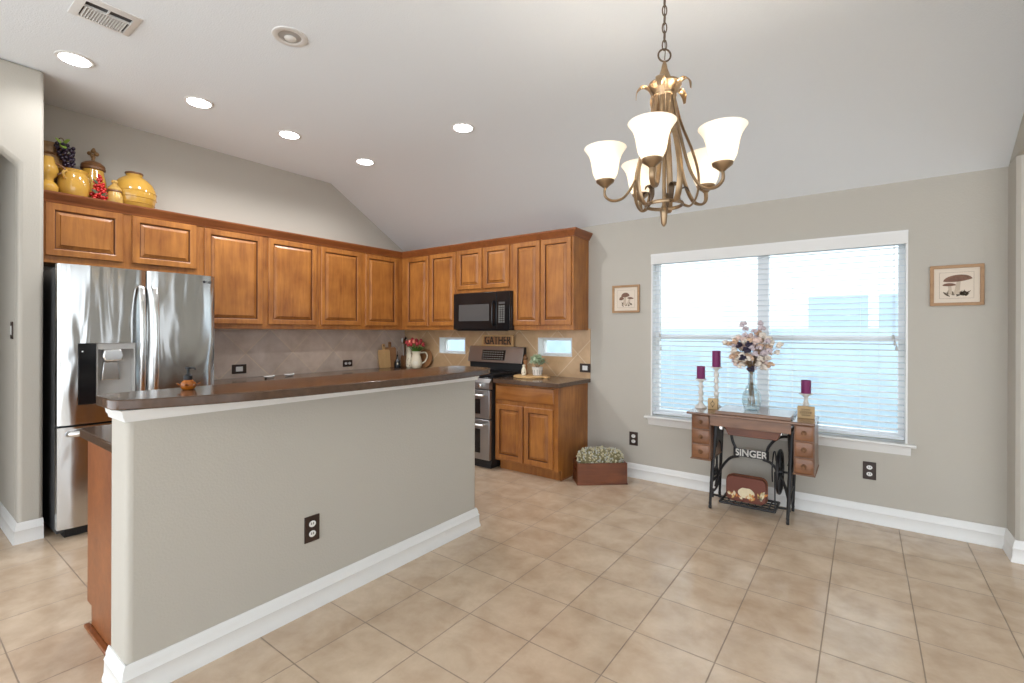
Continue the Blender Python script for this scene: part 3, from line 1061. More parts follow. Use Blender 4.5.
# backguard
MB().prism([(4.235, 0.915), (4.235, 1.03), (4.215, 1.035), (4.255, 1.205), (4.318, 1.205), (4.318, 0.915)], a + 0.012, b - 0.012, 'x').build('backguard', M_BLACKM, rg, bev=0.004)
m = MB()
m.prism([(4.2075, 1.030), (4.2495, 1.210), (4.2575, 1.208), (4.2155, 1.029)], a, b, 'x')
bg = m.build('backguard_face', M_STEEL2, rg, bev=0.002)
m = MB()
sl = 0.042 / 0.18
for i in range(3):
    pass
m.prism([(4.2145 - 0.005, 1.055), (4.2145 + 0.1135 * sl - 0.005, 1.168), (4.2145 + 0.1135 * sl, 1.168), (4.2145, 1.055)], -3.545, -3.215, 'x')
dp = m.build('display', M_BLACK, bg)
m = MB()
for i in range(9):
    for j in range(4):
        z = 1.068 + j * 0.025
        y = 4.2080 + (z - 1.055) * sl
        m.box(-3.53 + i * 0.034, -3.514 + i * 0.034, y - 0.0005, y + 0.003, z, z + 0.006)
m.build('buttons', M_LGREY, dp)

# GATHER sign standing on the backguard
sg = empty('gather_sign', (-3.363, 4.28, 1.2105), 'small framed wooden GATHER sign standing on the back of the range', 'sign')
m = MB()
x0, x1, z0, z1 = -3.590, -3.138, 1.211, 1.338
m.box(x0 + 0.018, x1 - 0.018, 4.280, 4.286, z0 + 0.018, z1 - 0.018)
m.build('panel', M_BOARD2, sg)
m = MB()
m.box(x0, x1, 4.268, 4.290, z0, z0 + 0.018).box(x0, x1, 4.268, 4.290, z1 - 0.018, z1)
m.box(x0, x0 + 0.020, 4.268, 4.290, z0 + 0.018, z1 - 0.018).box(x1 - 0.020, x1, 4.268, 4.290, z0 + 0.018, z1 - 0.018)
m.build('frame', M_BOARD, sg, bev=0.001)
MB().text('GATHER', 0.138, (-3.364, 4.2785, 1.2735), RB, ext=0.002, sx=0.72, bold=0.0016).build('lettering', M_INK, sg)

# ------------------------------------------------------------------ outlets and switches


def outlet(T, w, h, label, kind='duplex', horiz=False):
    # local: x across, y into wall, z up, origin at plate centre on the wall face
    r = bpy.data.objects.new('wall_outlet' if kind == 'duplex' else 'light_switch', None)
    COL.objects.link(r)
    r.location = T.translation
    ORG[r.name] = Vector(T.translation)
    tag(r, label, 'outlet' if kind == 'duplex' else 'switch')
    MB(T).box(-w / 2, w / 2, -0.007, -0.0003, -h / 2, h / 2).build('cover_plate', M_PLATE, r, bev=0.0025)
    if kind == 'duplex':
        for s in (-1, 1):
            c = (s * w * 0.19, -0.0074, 0) if horiz else (0, -0.0074, s * h * 0.19)
            rr = min(w, h) * 0.23
            m = MB(T)
            m.lathe([(rr, 0.001), (rr, -0.0015)], c, 16, axis='y', sx=1.0, sy=0.85)
            rc = m.build('receptacle', M_WHITE, r)
            m = MB(T)
            for q in (-1, 1):
                dx, dz = (0, q * 0.28) if horiz else (q * 0.28, 0)
                m.box(c[0] + dx * rr - 0.0016, c[0] + dx * rr + 0.0016, -0.0098, -0.0088, c[2] + dz * rr - rr * 0.3 + rr * 0.1, c[2] + dz * rr + rr * 0.3 + rr * 0.1)
            m.build('slots', M_INK, rc)
    else:
        hw, hh = (w * 0.24, h * 0.26)
        MB(T).box(-hw, hw, -0.0095, -0.0068, -hh, hh).build('rocker', M_WHITE, r, bev=0.002)
    return r


outlet(TL(-2.202, 1.3135, 0.398), 0.079, 0.128, 'dark brown duplex outlet low on the island half wall')
outlet(TB(-1.756, YW, 0.365), 0.084, 0.128, 'dark brown duplex outlet on the window wall beside the flower crate')
outlet(TB(0.036, YW, 0.376), 0.077, 0.127, 'dark brown duplex outlet under the right half of the window sill')
outlet(TL(XL + 0.008, 2.20, 0.997), 0.137, 0.090, 'dark brown rocker switch on the left backsplash beside the fridge', 'switch')
outlet(TL(XL + 0.008, 3.437, 0.990), 0.131, 0.080, 'dark brown sideways outlet on the left backsplash near the corner', 'duplex', True)
outlet(TB(-2.268, YW - 0.008, 1.012), 0.120, 0.088, 'dark brown rocker switch at the right end of the backsplash', 'switch')
outlet(TB(-4.585, 0.580, 1.375), 0.07, 0.115, 'dark switch plate in the hall opening at the far left edge', 'switch')

# ------------------------------------------------------------------ ceiling fittings


def recessed(x, y, label, lit=True, power=1.0):
    r = empty('recessed_light', (x, y, ZC), label, 'ceiling light', 'recessed ceiling lights')
    MB().lathe([(0.062, 0.001), (0.062, -0.004), (0.070, -0.008), (0.094, -0.005), (0.098, 0.0005)], (x, y, ZC), 32, cap=False).build('trim_ring', M_TRIM, r)
    if lit:
        MB().lathe([(0.076, -0.004), (0.076, -0.0085), (0.070, -0.010)], (x, y, ZC), 32).build('lens', M_LENS, r)
        ld = bpy.data.lights.new('recessed_lamp', 'SPOT')
        ld.energy = LAMP * power
        ld.color = (0.97, 0.98, 1.0)
        ld.spot_size = math.radians(158)
        ld.spot_blend = 0.6
        ld.shadow_soft_size = 0.05
        lo = bpy.data.objects.new('recessed_lamp', ld)
        COL.objects.link(lo)
        lo.parent = r
        lo.location = (0, 0, -0.025)
    else:
        MB().lathe([(0.0635, -0.0005), (0.0635, -0.002), (0.045, -0.0015)], (x, y, ZC), 32).build('cone', M_LGREY, r)
        MB().ball((x - 0.012, y + 0.01, ZC - 0.004), 0.034, 18, 10, sc=(1, 1, 0.35)).build('bulb', M_WHITE, r)
    return r


recessed(-4.035, 0.782, 'lit recessed light nearest the hall opening, above the fridge', power=0.4)
recessed(-4.035, 1.483, 'lit recessed light second from the fridge in the left row')
recessed(-4.055, 2.196, 'lit recessed light third from the fridge in the left row')
recessed(-4.075, 3.000, 'lit recessed light fourth from the fridge, at the ceiling fold')
recessed(-2.726, 2.986, 'lit recessed light set apart to the right, near the ceiling fold')
recessed(-2.704, 1.467, 'unlit recessed light in the middle of the ceiling', lit=False)

vt = empty('air_vent', (-3.34, 0.72, ZC), 'white rectangular louvred air vent on the ceiling', 'vent')
x0, x1, y0, y1 = -3.465, -3.213, 0.640, 0.905
m = MB()
R = []
for i, z in ((0, 0.0), (0.0, -0.004), (0.030, -0.014), (0.034, -0.014), (0.034, 0.0)):
    R.append([(x0 + i, y0 + i, ZC + z), (x1 - i, y0 + i, ZC + z), (x1 - i, y1 - i, ZC + z), (x0 + i, y1 - i, ZC + z)])
m.rings(R)
m.build('frame', M_TRIM, vt)
MB().box(x0 + 0.034, x1 - 0.034, y0 + 0.034, y1 - 0.034, ZC - 0.003, ZC - 0.0005).build('duct', M_GREY, vt)
m = MB()
for k in range(15):
    yy = y0 + 0.044 + k * 0.0120
    m.prism([(yy, ZC - 0.003), (yy + 0.002, ZC - 0.003), (yy + 0.007, ZC - 0.014), (yy + 0.005, ZC - 0.014)], x0 + 0.034, x1 - 0.095, 'x')
m.box(x1 - 0.095, x1 - 0.089, y0 + 0.034, y1 - 0.034, ZC - 0.014, ZC - 0.003)
m.box(x1 - 0.089, x1 - 0.034, 0.768, 0.774, ZC - 0.014, ZC - 0.003)
m.build('louvers', M_TRIM, vt)

# ------------------------------------------------------------------ chandelier
CX, CY = -0.622, 1.828
ch = empty('chandelier', (CX, CY, 1.80), 'bronze five-arm chandelier with frosted bell shades on a chain', 'chandelier')
O = Vector((CX, CY, 0))
m = MB()
m.lathe([(0.005, 2.422), (0.009, 2.41), (0.013, 2.39), (0.026, 2.355), (0.034, 2.345), (0.060, 2.335), (0.064, 2.326), (0.056, 2.316), (0.046, 2.308), (0.040, 2.292), (0.046, 2.286), (0.040, 2.278), (0.036, 2.22), (0.030, 2.15), (0.020, 2.13)], O, 28)
hub = m.build('hub', M_BRONZE, ch)
MB().tube([O + Vector((0, 0, 2.2)), O + Vector((0, 0, 1.86))], 0.007, 10).lathe([(0.003, 1.785), (0.010, 1.795), (0.013, 1.83), (0.016, 1.85), (0.006, 1.87)], O, 14).build('centre_rod', M_BRONZE, ch)
MB().tube([O + Vector((0.068 * math.cos(a), 0.068 * math.sin(a), 1.868)) for a in [2 * PI * k / 28 for k in range(28)]], 0.0055, 8, closed=True, flat=(1, 1.3)).build('lower_ring', M_BRONZE, ch)
# loop and chain
m = MB()
m.tube([O + Vector((0.024 * math.cos(a) * 0.8, 0.024 * math.cos(a) * 0.6, 2.446 + 0.024 * math.sin(a))) for a in [2 * PI * k / 20 for k in range(20)]], 0.0035, 8, closed=True)
m.build('loop', M_DARKBR, ch)
m = MB()
z = 2.485
k = 0
while z < ZC - 0.05:
    ang = 0.6 + (PI / 2) * (k % 2)
    pts = []
    for q in range(14):
        a = 2 * PI * q / 14
        s = 0.0085 * math.cos(a)
        pts.append(O + Vector((s * math.cos(ang), s * math.sin(ang), z + 0.021 * math.sin(a))))
    m.tube(pts, 0.0023, 6, closed=True)
    z += 0.0335
    k += 1
m.tube([O + Vector((0.003 * math.sin(i), 0.003 * math.cos(i), 2.43 + i * 0.032)) for i in range(20)], 0.0018, 6)
m.build('chain', M_DARKBR, ch)
MB().lathe([(0.012, ZC - 0.05), (0.03, ZC - 0.035), (0.062, ZC - 0.02), (0.066, ZC)], O, 24).build('canopy', M_DARKBR, ch)
R_ = 0.223


def polar(r, a, z):
    return O + Vector((r * math.cos(a), r * math.sin(a), z))


SH = [(0.030, 0.0), (0.037, 0.008), (0.047, 0.030), (0.052, 0.056), (0.056, 0.080), (0.064, 0.104), (0.076, 0.123), (0.082, 0.130)]
for k in range(5):
    # angle measured from the camera's right-hand direction
    a = math.radians(36.437) + math.radians(-118 + 72 * k)
    tdir = (-math.sin(a), math.cos(a), 0)
    pts = bez(polar(0.040, a, 2.28), polar(0.052, a, 2.19), polar(0.075, a, 2.08), polar(0.108, a, 1.97), polar(0.150, a, 1.905), polar(0.195, a, 1.893), polar(0.224, a, 1.915), polar(R_, a, 1.958), n=7)
    arm = MB().tube(pts, 0.0095, 8, flat=(1.0, 0.55), ref=tdir).build('arm', M_BRONZE, ch)
    MB().lathe([(0.008, -0.018), (0.016, -0.010), (0.034, 0.004), (0.036, 0.012), (0.031, 0.014)], polar(R_, a, 1.962), 18).build('shade_cup', M_BRONZE, arm)
    sh = MB()
    ctr = polar(R_, a, 1.970)
    prof = SH + [(r - 0.003, z) for r, z in SH[::-1]]
    sh.lathe(prof, ctr, 32, cap=False)
    so = sh.build('glass_shade', M_SHADE, ch)
    MB().ball(ctr + Vector((0, 0, 0.055)), 0.024, 14, 8, sc=(1, 1, 1.35)).build('bulb', M_BULB, so)
    # bowed strap between the arms with curled foot
    a2 = a + math.radians(36)
    t2 = (-math.sin(a2), math.cos(a2), 0)
    pts = bez(polar(0.038, a2, 2.28), polar(0.062, a2, 2.18), polar(0.104, a2, 2.07), polar(0.126, a2, 1.98), polar(0.122, a2, 1.905), polar(0.098, a2, 1.862), polar(0.068, a2, 1.868), n=7)
    st = MB().tube(pts, 0.0120, 8, flat=(1.0, 0.34), ref=t2).build('strap', M_BRONZE, ch)
    # curled leaf at the foot and at the crown
    pts = bez(polar(0.066, a2, 1.870), polar(0.058, a2, 1.895), polar(0.062, a2, 1.925), polar(0.082, a2, 1.932), polar(0.094, a2, 1.915), n=5)
    nP = len(pts)
    MB().tube(pts, [0.003 + 0.010 * math.sin(PI * (i + 1) / (nP + 1)) for i in range(nP)], 8, flat=(1.0, 0.18), ref=t2).build('foot_leaf', M_DARKBR, st)
    pts = bez(polar(0.040, a, 2.262), polar(0.054, a, 2.312), polar(0.080, a, 2.330), polar(0.102, a, 2.312), polar(0.106, a, 2.282), n=5)
    nP = len(pts)
    MB().tube(pts, [0.004 + 0.012 * math.sin(PI * (i + 1) / (nP + 1)) for i in range(nP)], 8, flat=(1.0, 0.2), ref=tdir).build('crown_leaf', M_BRONZE, ch)

# ------------------------------------------------------------------ framed prints


def framed(x0, x1, z0, z1, label):
    r = empty('framed_print', ((x0 + x1) / 2, YW, z0), label, 'picture', 'framed mushroom prints')
    f = 0.020
    m = MB()
    m.box(x0, x1, YW - 0.020, YW - 0.0004, z0, z0 + f).box(x0, x1, YW - 0.020, YW - 0.0004, z1 - f, z1)
    m.box(x0, x0 + f, YW - 0.020, YW - 0.0004, z0 + f, z1 - f).box(x1 - f, x1, YW - 0.020, YW - 0.0004, z0 + f, z1 - f)
    m.build('frame', M_FRAME, r, bev=0.0015)
    p = MB().box(x0 + f, x1 - f, YW - 0.009, YW - 0.002, z0 + f, z1 - f).build('paper', M_PAPER, r)
    # fine ruled border
    m = MB()
    g = 0.048
    a, b, c, d = x0 + g, x1 - g, z0 + g, z1 - g
    y0, y1 = YW - 0.0096, YW - 0.009
    t = 0.0012
    m.box(a, b, y0, y1, c, c + t).box(a, b, y0, y1, d - t, d).box(a, a + t, y0, y1, c + t, d - t).box(b - t, b, y0, y1, c + t, d - t)
    m.build('border_line', M_STEM, p)
    return p, (x0 + x1) / 2, (z0 + z1) / 2


M_CAP = pm('mushroom_cap_ink', (0.20, 0.105, 0.07), 0.8, var=0.5, vscale=60)
M_STALK = pm('mushroom_stalk_ink', (0.52, 0.42, 0.32), 0.8, var=0.25, vscale=60)
M_MOSSI = pm('undergrowth_ink', (0.16, 0.12, 0.08), 0.8, var=0.5, vscale=80)


def cap_poly(cx, cz, w, h, tiltz=0.0, n=18):
    pts = []
    for i in range(n + 1):
        a = PI * i / n
        pts.append((w * math.cos(a), h * math.sin(a)))
    for i in range(1, 8):
        u = -1 + 2 * i / 8
        pts.append((u * w, -h * 0.28 * (1 - u * u)))
    c, s = math.cos(tiltz), math.sin(tiltz)
    return [(cx + x * c - z * s, cz + x * s + z * c) for x, z in pts]


def flat(polys, y, name, mat, parent):
    m = MB()
    for p in polys:
        m.prism(p, y - 0.0005, y, 'y')
    return m.build(name, mat, parent)


def stalk_poly(x0, z0, x1, z1, w0, w1):
    return [(x0 - w0, z0), (x0 + w0, z0), (x1 + w1, z1), (x1 - w1, z1)]


def tuft(cx, cz, w, h, n, seed):
    rr = random.Random(seed)
    out = []
    for i in range(n):
        x = cx + rr.uniform(-w, w)
        z = cz + rr.uniform(-h, h) * 0.6
        out.append([(x - 0.008, z), (x + rr.uniform(-.012, .012), z - 0.006), (x + 0.009, z), (x + rr.uniform(-.02, .02), z + rr.uniform(.008, .022))])
    return out


p, cx, cz = framed(-1.973, -1.699, 1.562, 1.826, 'small square framed mushroom print left of the window')
y = YW - 0.0094
flat(tuft(cx + 0.01, cz - 0.055, 0.045, 0.02, 16, 3), y, 'undergrowth', M_MOSSI, p)
flat([stalk_poly(cx - 0.012, cz - 0.06, cx - 0.008, cz + 0.03, 0.016, 0.011), stalk_poly(cx + 0.018, cz - 0.055, cx + 0.040, cz + 0.0, 0.013, 0.009)], y - 0.0005, 'stalks', M_STALK, p)
flat([cap_poly(cx - 0.004, cz + 0.026, 0.042, 0.034, 0.06), cap_poly(cx + 0.046, cz + 0.002, 0.032, 0.014, -0.1), cap_poly(cx - 0.042, cz - 0.004, 0.024, 0.026, 0.2)], y - 0.0010, 'caps', M_CAP, p)
p, cx, cz = framed(0.364, 0.631, 1.561, 1.832, 'framed toadstool print in wide paper right of the window')
flat(tuft(cx + 0.0, cz - 0.058, 0.055, 0.018, 26, 5), y, 'undergrowth', M_MOSSI, p)
flat([stalk_poly(cx + 0.000, cz - 0.06, cx + 0.012, cz + 0.035, 0.015, 0.009), stalk_poly(cx - 0.03, cz - 0.06, cx - 0.034, cz + 0.0, 0.010, 0.008)], y - 0.0005, 'stalks', M_STALK, p)
flat([cap_poly(cx + 0.006, cz + 0.034, 0.072, 0.036, 0.10), cap_poly(cx - 0.036, cz + 0.0, 0.034, 0.016, 0.0)], y - 0.0010, 'caps', M_CAP, p)

# ------------------------------------------------------------------ crate with dried flowers
crt = empty('wooden_crate', (-2.06, 3.787, 0), 'red-brown stained wooden crate on the floor beside the base cabinet', 'crate', local=True)
cw, cd_, chh, tt = 0.455, 0.215, 0.195, 0.012
for (a, b, c, d) in ((0, cw, 0, tt), (0, cw, cd_ - tt, cd_)):
    MB().box(a, b, c, d, 0.0, chh).build('long_board', M_CRATE, crt, bev=0.002)
for xs in ((0, tt), (cw - tt, cw)):
    m = MB()
    yy0, yy1 = tt, cd_ - tt
    holed(m, yy0, yy1, 0.0, chh - 0.004, [((yy0 + yy1) / 2 - 0.045, (yy0 + yy1) / 2 + 0.045, 0.10, 0.135)], xs[0], xs[1], 'x')
    m.build('end_board', M_CRATE, crt)
MB().box(tt, cw - tt, tt, cd_ - tt, 0.004, 0.014).build('bottom_board', M_CRATE, crt)
MB().box(-0.004, cw + 0.004, -0.005, cd_ + 0.004, 0.0, 0.014).build('plinth_strip', M_CRATE, crt, bev=0.003)
crt.location = (-2.060, 3.787, 0)
crt.rotation_euler = (0, 0, math.radians(40.6))

M_BUD = [pm('bud_pale', (0.60, 0.54, 0.36), 0.8), pm('bud_grey', (0.52, 0.52, 0.46), 0.8), pm('bud_olive', (0.26, 0.23, 0.12), 0.8)]
fl = empty('dried_flowers', (-2.06, 3.787, 0), 'mound of pale dried buds filling the wooden crate', 'dried flowers', local=True)
heads = [(0.125, 0.108, 0.215, 0.108), (0.235, 0.112, 0.225, 0.105), (0.345, 0.108, 0.215, 0.102)]
m = MB()
for hx, hy, hz, hr in heads:
    m.ball((hx, hy, hz), hr * 0.86, 20, 12, sc=(1, 0.80, 0.86))
m.build('flower_head', M_BUD[2], fl)
m = MB()
rb = random.Random(11)
for hx, hy, hz, hr in heads:
    n = 260
    for i in range(n):
        zz = 1 - 2 * (i + 0.5) / n
        if zz < -0.55:
            continue
        ph = i * 2.39996 + rb.uniform(-.25, .25)
        zz = max(-0.6, min(0.99, zz + rb.uniform(-.04, .04)))
        s = math.sqrt(1 - zz * zz)
        q = rb.uniform(0.90, 1.06)
        c = (hx + hr * q * s * math.cos(ph), hy + hr * q * 0.8 * s * math.sin(ph), hz + hr * q * 0.86 * zz)
        if c[2] < 0.165 or not (0.014 < c[0] < cw - 0.014) and c[2] < 0.20:
            continue
        m.ball(c, rb.uniform(0.0070, 0.0105), 6, 4, mi=rb.choice([0, 0, 0, 1, 1, 2]))
bd = m.build('buds', M_BUD, fl)
bd['kind'] = 'stuff'
fl.location = crt.location
fl.rotation_euler = crt.rotation_euler

# ------------------------------------------------------------------ sewing machine table
st = empty('sewing_table', (-0.69, 4.02, 0), 'antique treadle sewing machine table with black iron base below the window', 'table')
TXa, TXb, TYa, TYb, TZ = -1.112, -0.262, 3.800, 4.205, 0.760
m = MB()
m.box(TXa, -0.905, TYa, TYb, TZ - 0.018, TZ).box(-0.412, TXb, TYa, TYb, TZ - 0.018, TZ).box(-0.905, -0.412, TYa, TYb, TZ - 0.018, TZ)
m = MB().box(TXa, TXb, TYa, TYb, TZ - 0.018, TZ)
m.build('table_top', M_LEAFTOP, st, bev=0.004)
MB().box(-0.905, -0.405, TYa + 0.012, TYb - 0.02, TZ, TZ + 0.026).build('folding_leaf', M_LEAFTOP, st, bev=0.004)
MB().box(-0.940, -0.405, TYa + 0.018, TYa + 0.034, TZ - 0.092, TZ - 0.018).build('apron', M_TABLE, st, bev=0.002)
MB().box(-0.932, -0.412, TYb - 0.03, TYb - 0.015, TZ - 0.092, TZ - 0.018).build('apron', M_TABLE, st, bev=0.002)
m = MB()
m.prism([(-0.86, 0.668), (-0.83, 0.595), (-0.50, 0.595), (-0.47, 0.668)], 3.90, 4.12, 'y')
m.build('machine_tray', M_CRATE, st, bev=0.004)
for (a, b) in ((-1.086, -0.945), (-0.392, -0.268)):
    cs = MB()
    cs.box(a, b, TYa + 0.050, TYb - 0.01, 0.395, TZ - 0.018)
    MB().box(a - 0.006, b + 0.006, TYa + 0.040, TYb - 0.005, 0.388, 0.397).build('case_base', M_TABLE, st, bev=0.002)
    case = cs.build('drawer_case', M_TABLE, st, bev=0.002)
    dh = (TZ - 0.018 - 0.397) / 3
    for k in range(3):
        z0 = 0.400 + k * dh
        dr = MB(TB(a + 0.007, TYa + 0.036, z0)).slab_front(b - a - 0.014, dh - 0.008, 0.016).build('drawer', M_DRAWER, st)
        cxx = (a + b) / 2
        MB().lathe([(0.006, 0.0), (0.006, -0.008), (0.013, -0.014), (0.013, -0.019), (0.008, -0.024)], (cxx, TYa + 0.036, z0 + dh / 2 - 0.004), 14, axis='y').lathe([(0.017, 0), (0.015, -0.003)], (cxx, TYa + 0.036, z0 + dh / 2 - 0.004), 14, axis='y').build('knob', M_LID, dr)


def iron_side(x, yb, xt):
    m = MB()
    F0, F1 = Vector((xt, 3.960, 0.668)), Vector((x, 3.918, 0.045))
    B0, B1 = Vector((xt, 4.175, 0.668)), Vector((x, yb, 0.045))
    w = 0.0105
    m.prism([(3.955, 0.50), (3.99, 0.47), (4.066, 0.52), (4.14, 0.47), (4.18, 0.50), (4.18, 0.665), (3.955, 0.665)], xt - 0.006, xt + 0.004, 'x')
    m.tube([F0, F0.lerp(F1, .5) + Vector((0, -0.004, 0)), F1], [0.020, 0.015, 0.011], 10, flat=(1, 0.8))
    m.tube([B0, B0.lerp(B1, .5), B1], [0.016, 0.013, 0.010], 10, flat=(1, 0.8))
    m.box(xt - 0.016, xt + 0.014, 3.925, 4.195, 0.655, 0.668)
    m.tube([Vector((x, 3.94, 0.20)), Vector((x, 4.20, 0.20))], w, 8)
    m.tube([Vector((x, 3.95, 0.42)), Vector((x, 4.18, 0.42))], w * 0.8, 8)
    # crossing scrolls between the legs
    m.tube(bez((x, 3.955, 0.64), (x, 4.00, 0.52), (x, 4.09, 0.44), (x, 4.13, 0.33), (x, 4.12, 0.22), n=6), w * 0.8, 8)
    m.tube(bez((x, 4.175, 0.64), (x, 4.13, 0.52), (x, 4.05, 0.44), (x, 4.00, 0.33), (x, 4.01, 0.22), n=6), w * 0.8, 8)
    for cy_, cz_, rr in ((4.066, 0.325, 0.048), (4.066, 0.545, 0.036), (4.00, 0.245, 0.026), (4.135, 0.245, 0.026), (4.066, 0.250, 0.022)):
        m.tube([Vector((x, cy_ + rr * math.cos(q), cz_ + rr * math.sin(q))) for q in [2 * PI * i / 18 for i in range(18)]], w * 0.62, 6, closed=True)
    m.tube(bez((x, 3.93, 0.20), (x, 3.965, 0.13), (x, 4.06, 0.11), (x, 4.16, 0.13), (x, 4.20, 0.20), n=6), w * 0.8, 8)
    o = m.build('leg_frame', M_IRON, st)
    for yy in (3.918, yb):
        c = MB()
        c.lathe([(0.013, -0.010), (0.017, -0.006), (0.017, 0.006), (0.013, 0.010)], (x, yy, 0.018), 14, axis='x')
        c.lathe([(0.009, 0.030), (0.012, 0.040), (0.010, 0.055)], (x, yy, 0), 12)
        c.build('caster', M_IRON, o)
    return o


iron_side(-0.962, 4.225, -0.934)
iron_side(-0.434, 4.235, -0.412)
# cross brace with the cast name plate
YB = 4.085
m = MB()
pxa, pxb, pz0, pz1 = -0.822, -0.584, 0.396, 0.468
m.prism([(pxa, pz0), (-0.76, pz0 + 0.006), (-0.65, pz0 + 0.006), (pxb, pz0), (pxb, pz1), (-0.65, pz1 - 0.006), (-0.76, pz1 - 0.006), (pxa, pz1)], YB - 0.004, YB + 0.006, 'y')
rr = 0.0105
m.tube(bez((-0.945, YB, 0.640), (-0.90, YB, 0.625), (-0.850, YB, 0.570), (-0.835, YB, 0.515), (pxa + 0.01, YB, 0.462), n=7), rr, 8)
m.tube(bez((-0.448, YB, 0.600), (-0.50, YB, 0.590), (-0.545, YB, 0.555), (-0.580, YB, 0.505), (pxb - 0.01, YB, 0.462), n=7), rr, 8)
m.tube(bez((-0.962, YB, 0.13), (-0.945, YB, 0.22), (-0.905, YB, 0.31), (-0.85, YB, 0.38), (-0.79, YB, 0.402), n=7), rr, 8)
m.tube(bez((-0.448, YB, 0.13), (-0.470, YB, 0.22), (-0.510, YB, 0.31), (-0.560, YB, 0.38), (-0.62, YB, 0.402), n=7), rr, 8)
m.tube([(pxa + 0.004, YB, pz0), (pxa + 0.004, YB, pz1)], rr, 8).tube([(pxb - 0.004, YB, pz0), (pxb - 0.004, YB, pz1)], rr, 8)
m.tube([(-0.70, YB, 0.40), (-0.70, YB, 0.398)], 0.003, 6)
br = m.build('cross_brace', M_IRON, st)
MB().text('SINGER', 0.074, ((pxa + pxb) / 2, YB - 0.0050, (pz0 + pz1) / 2), RB, ext=0.0015, sx=0.92, bold=0.0018).build('lettering', M_DIST, br)
# flywheel
m = MB()
wy, wz, wr = 4.085, 0.330, 0.158
wx = -0.505
m.tube([Vector((wx, wy + wr * math.cos(q), wz + wr * math.sin(q))) for q in [2 * PI * i / 40 for i in range(40)]], 0.011, 8, closed=True)
for k in range(6):
    q = PI * k / 3 + 0.3
    m.tube([Vector((wx, wy + 0.015 * math.cos(q), wz + 0.015 * math.sin(q))), Vector((wx, wy + wr * math.cos(q), wz + wr * math.sin(q)))], 0.006, 6)
m.lathe([(0.024, -0.02), (0.024, 0.02)], (wx, wy, wz), 16, axis='x')
m.tube([(wx - 0.02, wy, wz), (-0.44, wy, wz)], 0.008, 8)
m.build('flywheel', M_IRON, st)
# belt guard hoop and pitman
m = MB()
m.tube([Vector((wx - 0.035, wy - 0.02 + 0.10 * math.cos(q), wz + 0.02 + 0.13 * math.sin(q))) for q in [PI * 0.1 + PI * 1.1 * i / 24 for i in range(25)]], 0.005, 6)
m.tube([(wx - 0.03, wy - 0.03, wz), (wx - 0.02, 4.00, 0.07)], 0.005, 6)
m.build('pitman_rod', M_IRON, st)
# treadle
m = MB()
tx0, tx1, ty0, ty1, tz = -0.895, -0.520, 3.935, 4.175, 0.066
for yy in (ty0, ty1):
    m.tube([(tx0, yy, tz), (tx1, yy, tz)], 0.010, 8)
for xx in (tx0, tx1):
    m.tube([(xx, ty0, tz), (xx, ty1, tz)], 0.010, 8)
for k in range(1, 8):
    xx = tx0 + (tx1 - tx0) * k / 8
    m.tube([(xx, ty0, tz - 0.002), (xx, ty1, tz - 0.002)], 0.0055, 6)
for k in range(1, 4):
    yy = ty0 + (ty1 - ty0) * k / 4
    m.tube([(tx0, yy, tz - 0.002), (tx1, yy, tz - 0.002)], 0.0055, 6)
m.tube([(-0.975, 4.055, tz + 0.004), (tx0, 4.055, tz)], 0.008, 8).tube([(-0.438, 4.055, tz + 0.004), (tx1, 4.055, tz)], 0.008, 8)
m.tube([(-0.975, 4.055, 0.05), (-0.975, 4.055, 0.12)], 0.008, 8).tube([(-0.438, 4.055, 0.05), (-0.438, 4.055, 0.12)], 0.008, 8)
m.build('treadle', M_IRON, st)
m = MB()
m.box(-0.905, -0.880, 3.95, 3.975, 0.62, 0.655).box(-0.52, -0.475, 3.95, 3.98, 0.625, 0.650)
m.build('bracket', M_CHROME, st, bev=0.003)

# pumpkin tin standing on the treadle
tn = empty('decorated_case', (-0.72, 4.02, 0.077), 'brown rounded case painted with a pale pumpkin, standing on the treadle', 'case')
M_TIN = pm('brown_leatherette', (0.155, 0.045, 0.028), 0.5)
m = MB()
rr = 0.045
def rrect(x0, x1, z0, z1, r, n=6):
    P = []
    for cx, cz, a0 in ((x1 - r, z1 - r, 0), (x0 + r, z1 - r, PI / 2), (x0 + r, z0 + r, PI), (x1 - r, z0 + r, 1.5 * PI)):
        for i in range(n + 1):
            a = a0 + PI / 2 * i / n
            P.append((cx + r * math.cos(a), cz + r * math.sin(a)))
    return P
m.prism(rrect(-0.862, -0.582, 0.078, 0.268, rr), 3.985, 4.075, 'y')
m.build('body', M_TIN, tn, bev=0.006)
m = MB()
P = rrect(-0.864, -0.580, 0.076, 0.270, rr)
m.tube([(x, 4.030, z) for x, z in P], 0.0035, 6, closed=True)
m.build('seam', M_CROWN, tn)
M_PUMP = pm('pale_pumpkin', (0.72, 0.62, 0.42), 0.6, var=0.12, vscale=30)
M_ORA = pm('orange_leaf', (0.55, 0.19, 0.05), 0.6)
M_GOLD = pm('gold_leaf', (0.62, 0.40, 0.14), 0.6)
yp = 3.9846
flat([[(-0.718 + 0.058 * math.cos(q), 0.150 + 0.040 * math.sin(q) * (1 + 0.06 * math.cos(6 * q))) for q in [2 * PI * i / 28 for i in range(28)]]], yp, 'painted_pumpkin', M_PUMP, tn)


def leafpoly(cx, cz, L_, w, ang):
    P = []
    for i in range(7):
        t = i / 6
        P.append((t * L_, w * math.sin(PI * t)))
    for i in range(5, 0, -1):
        t = i / 6
        P.append((t * L_, -w * math.sin(PI * t)))
    c, s = math.cos(ang), math.sin(ang)
    return [(cx + x * c - z * s, cz + x * s + z * c) for x, z in P]


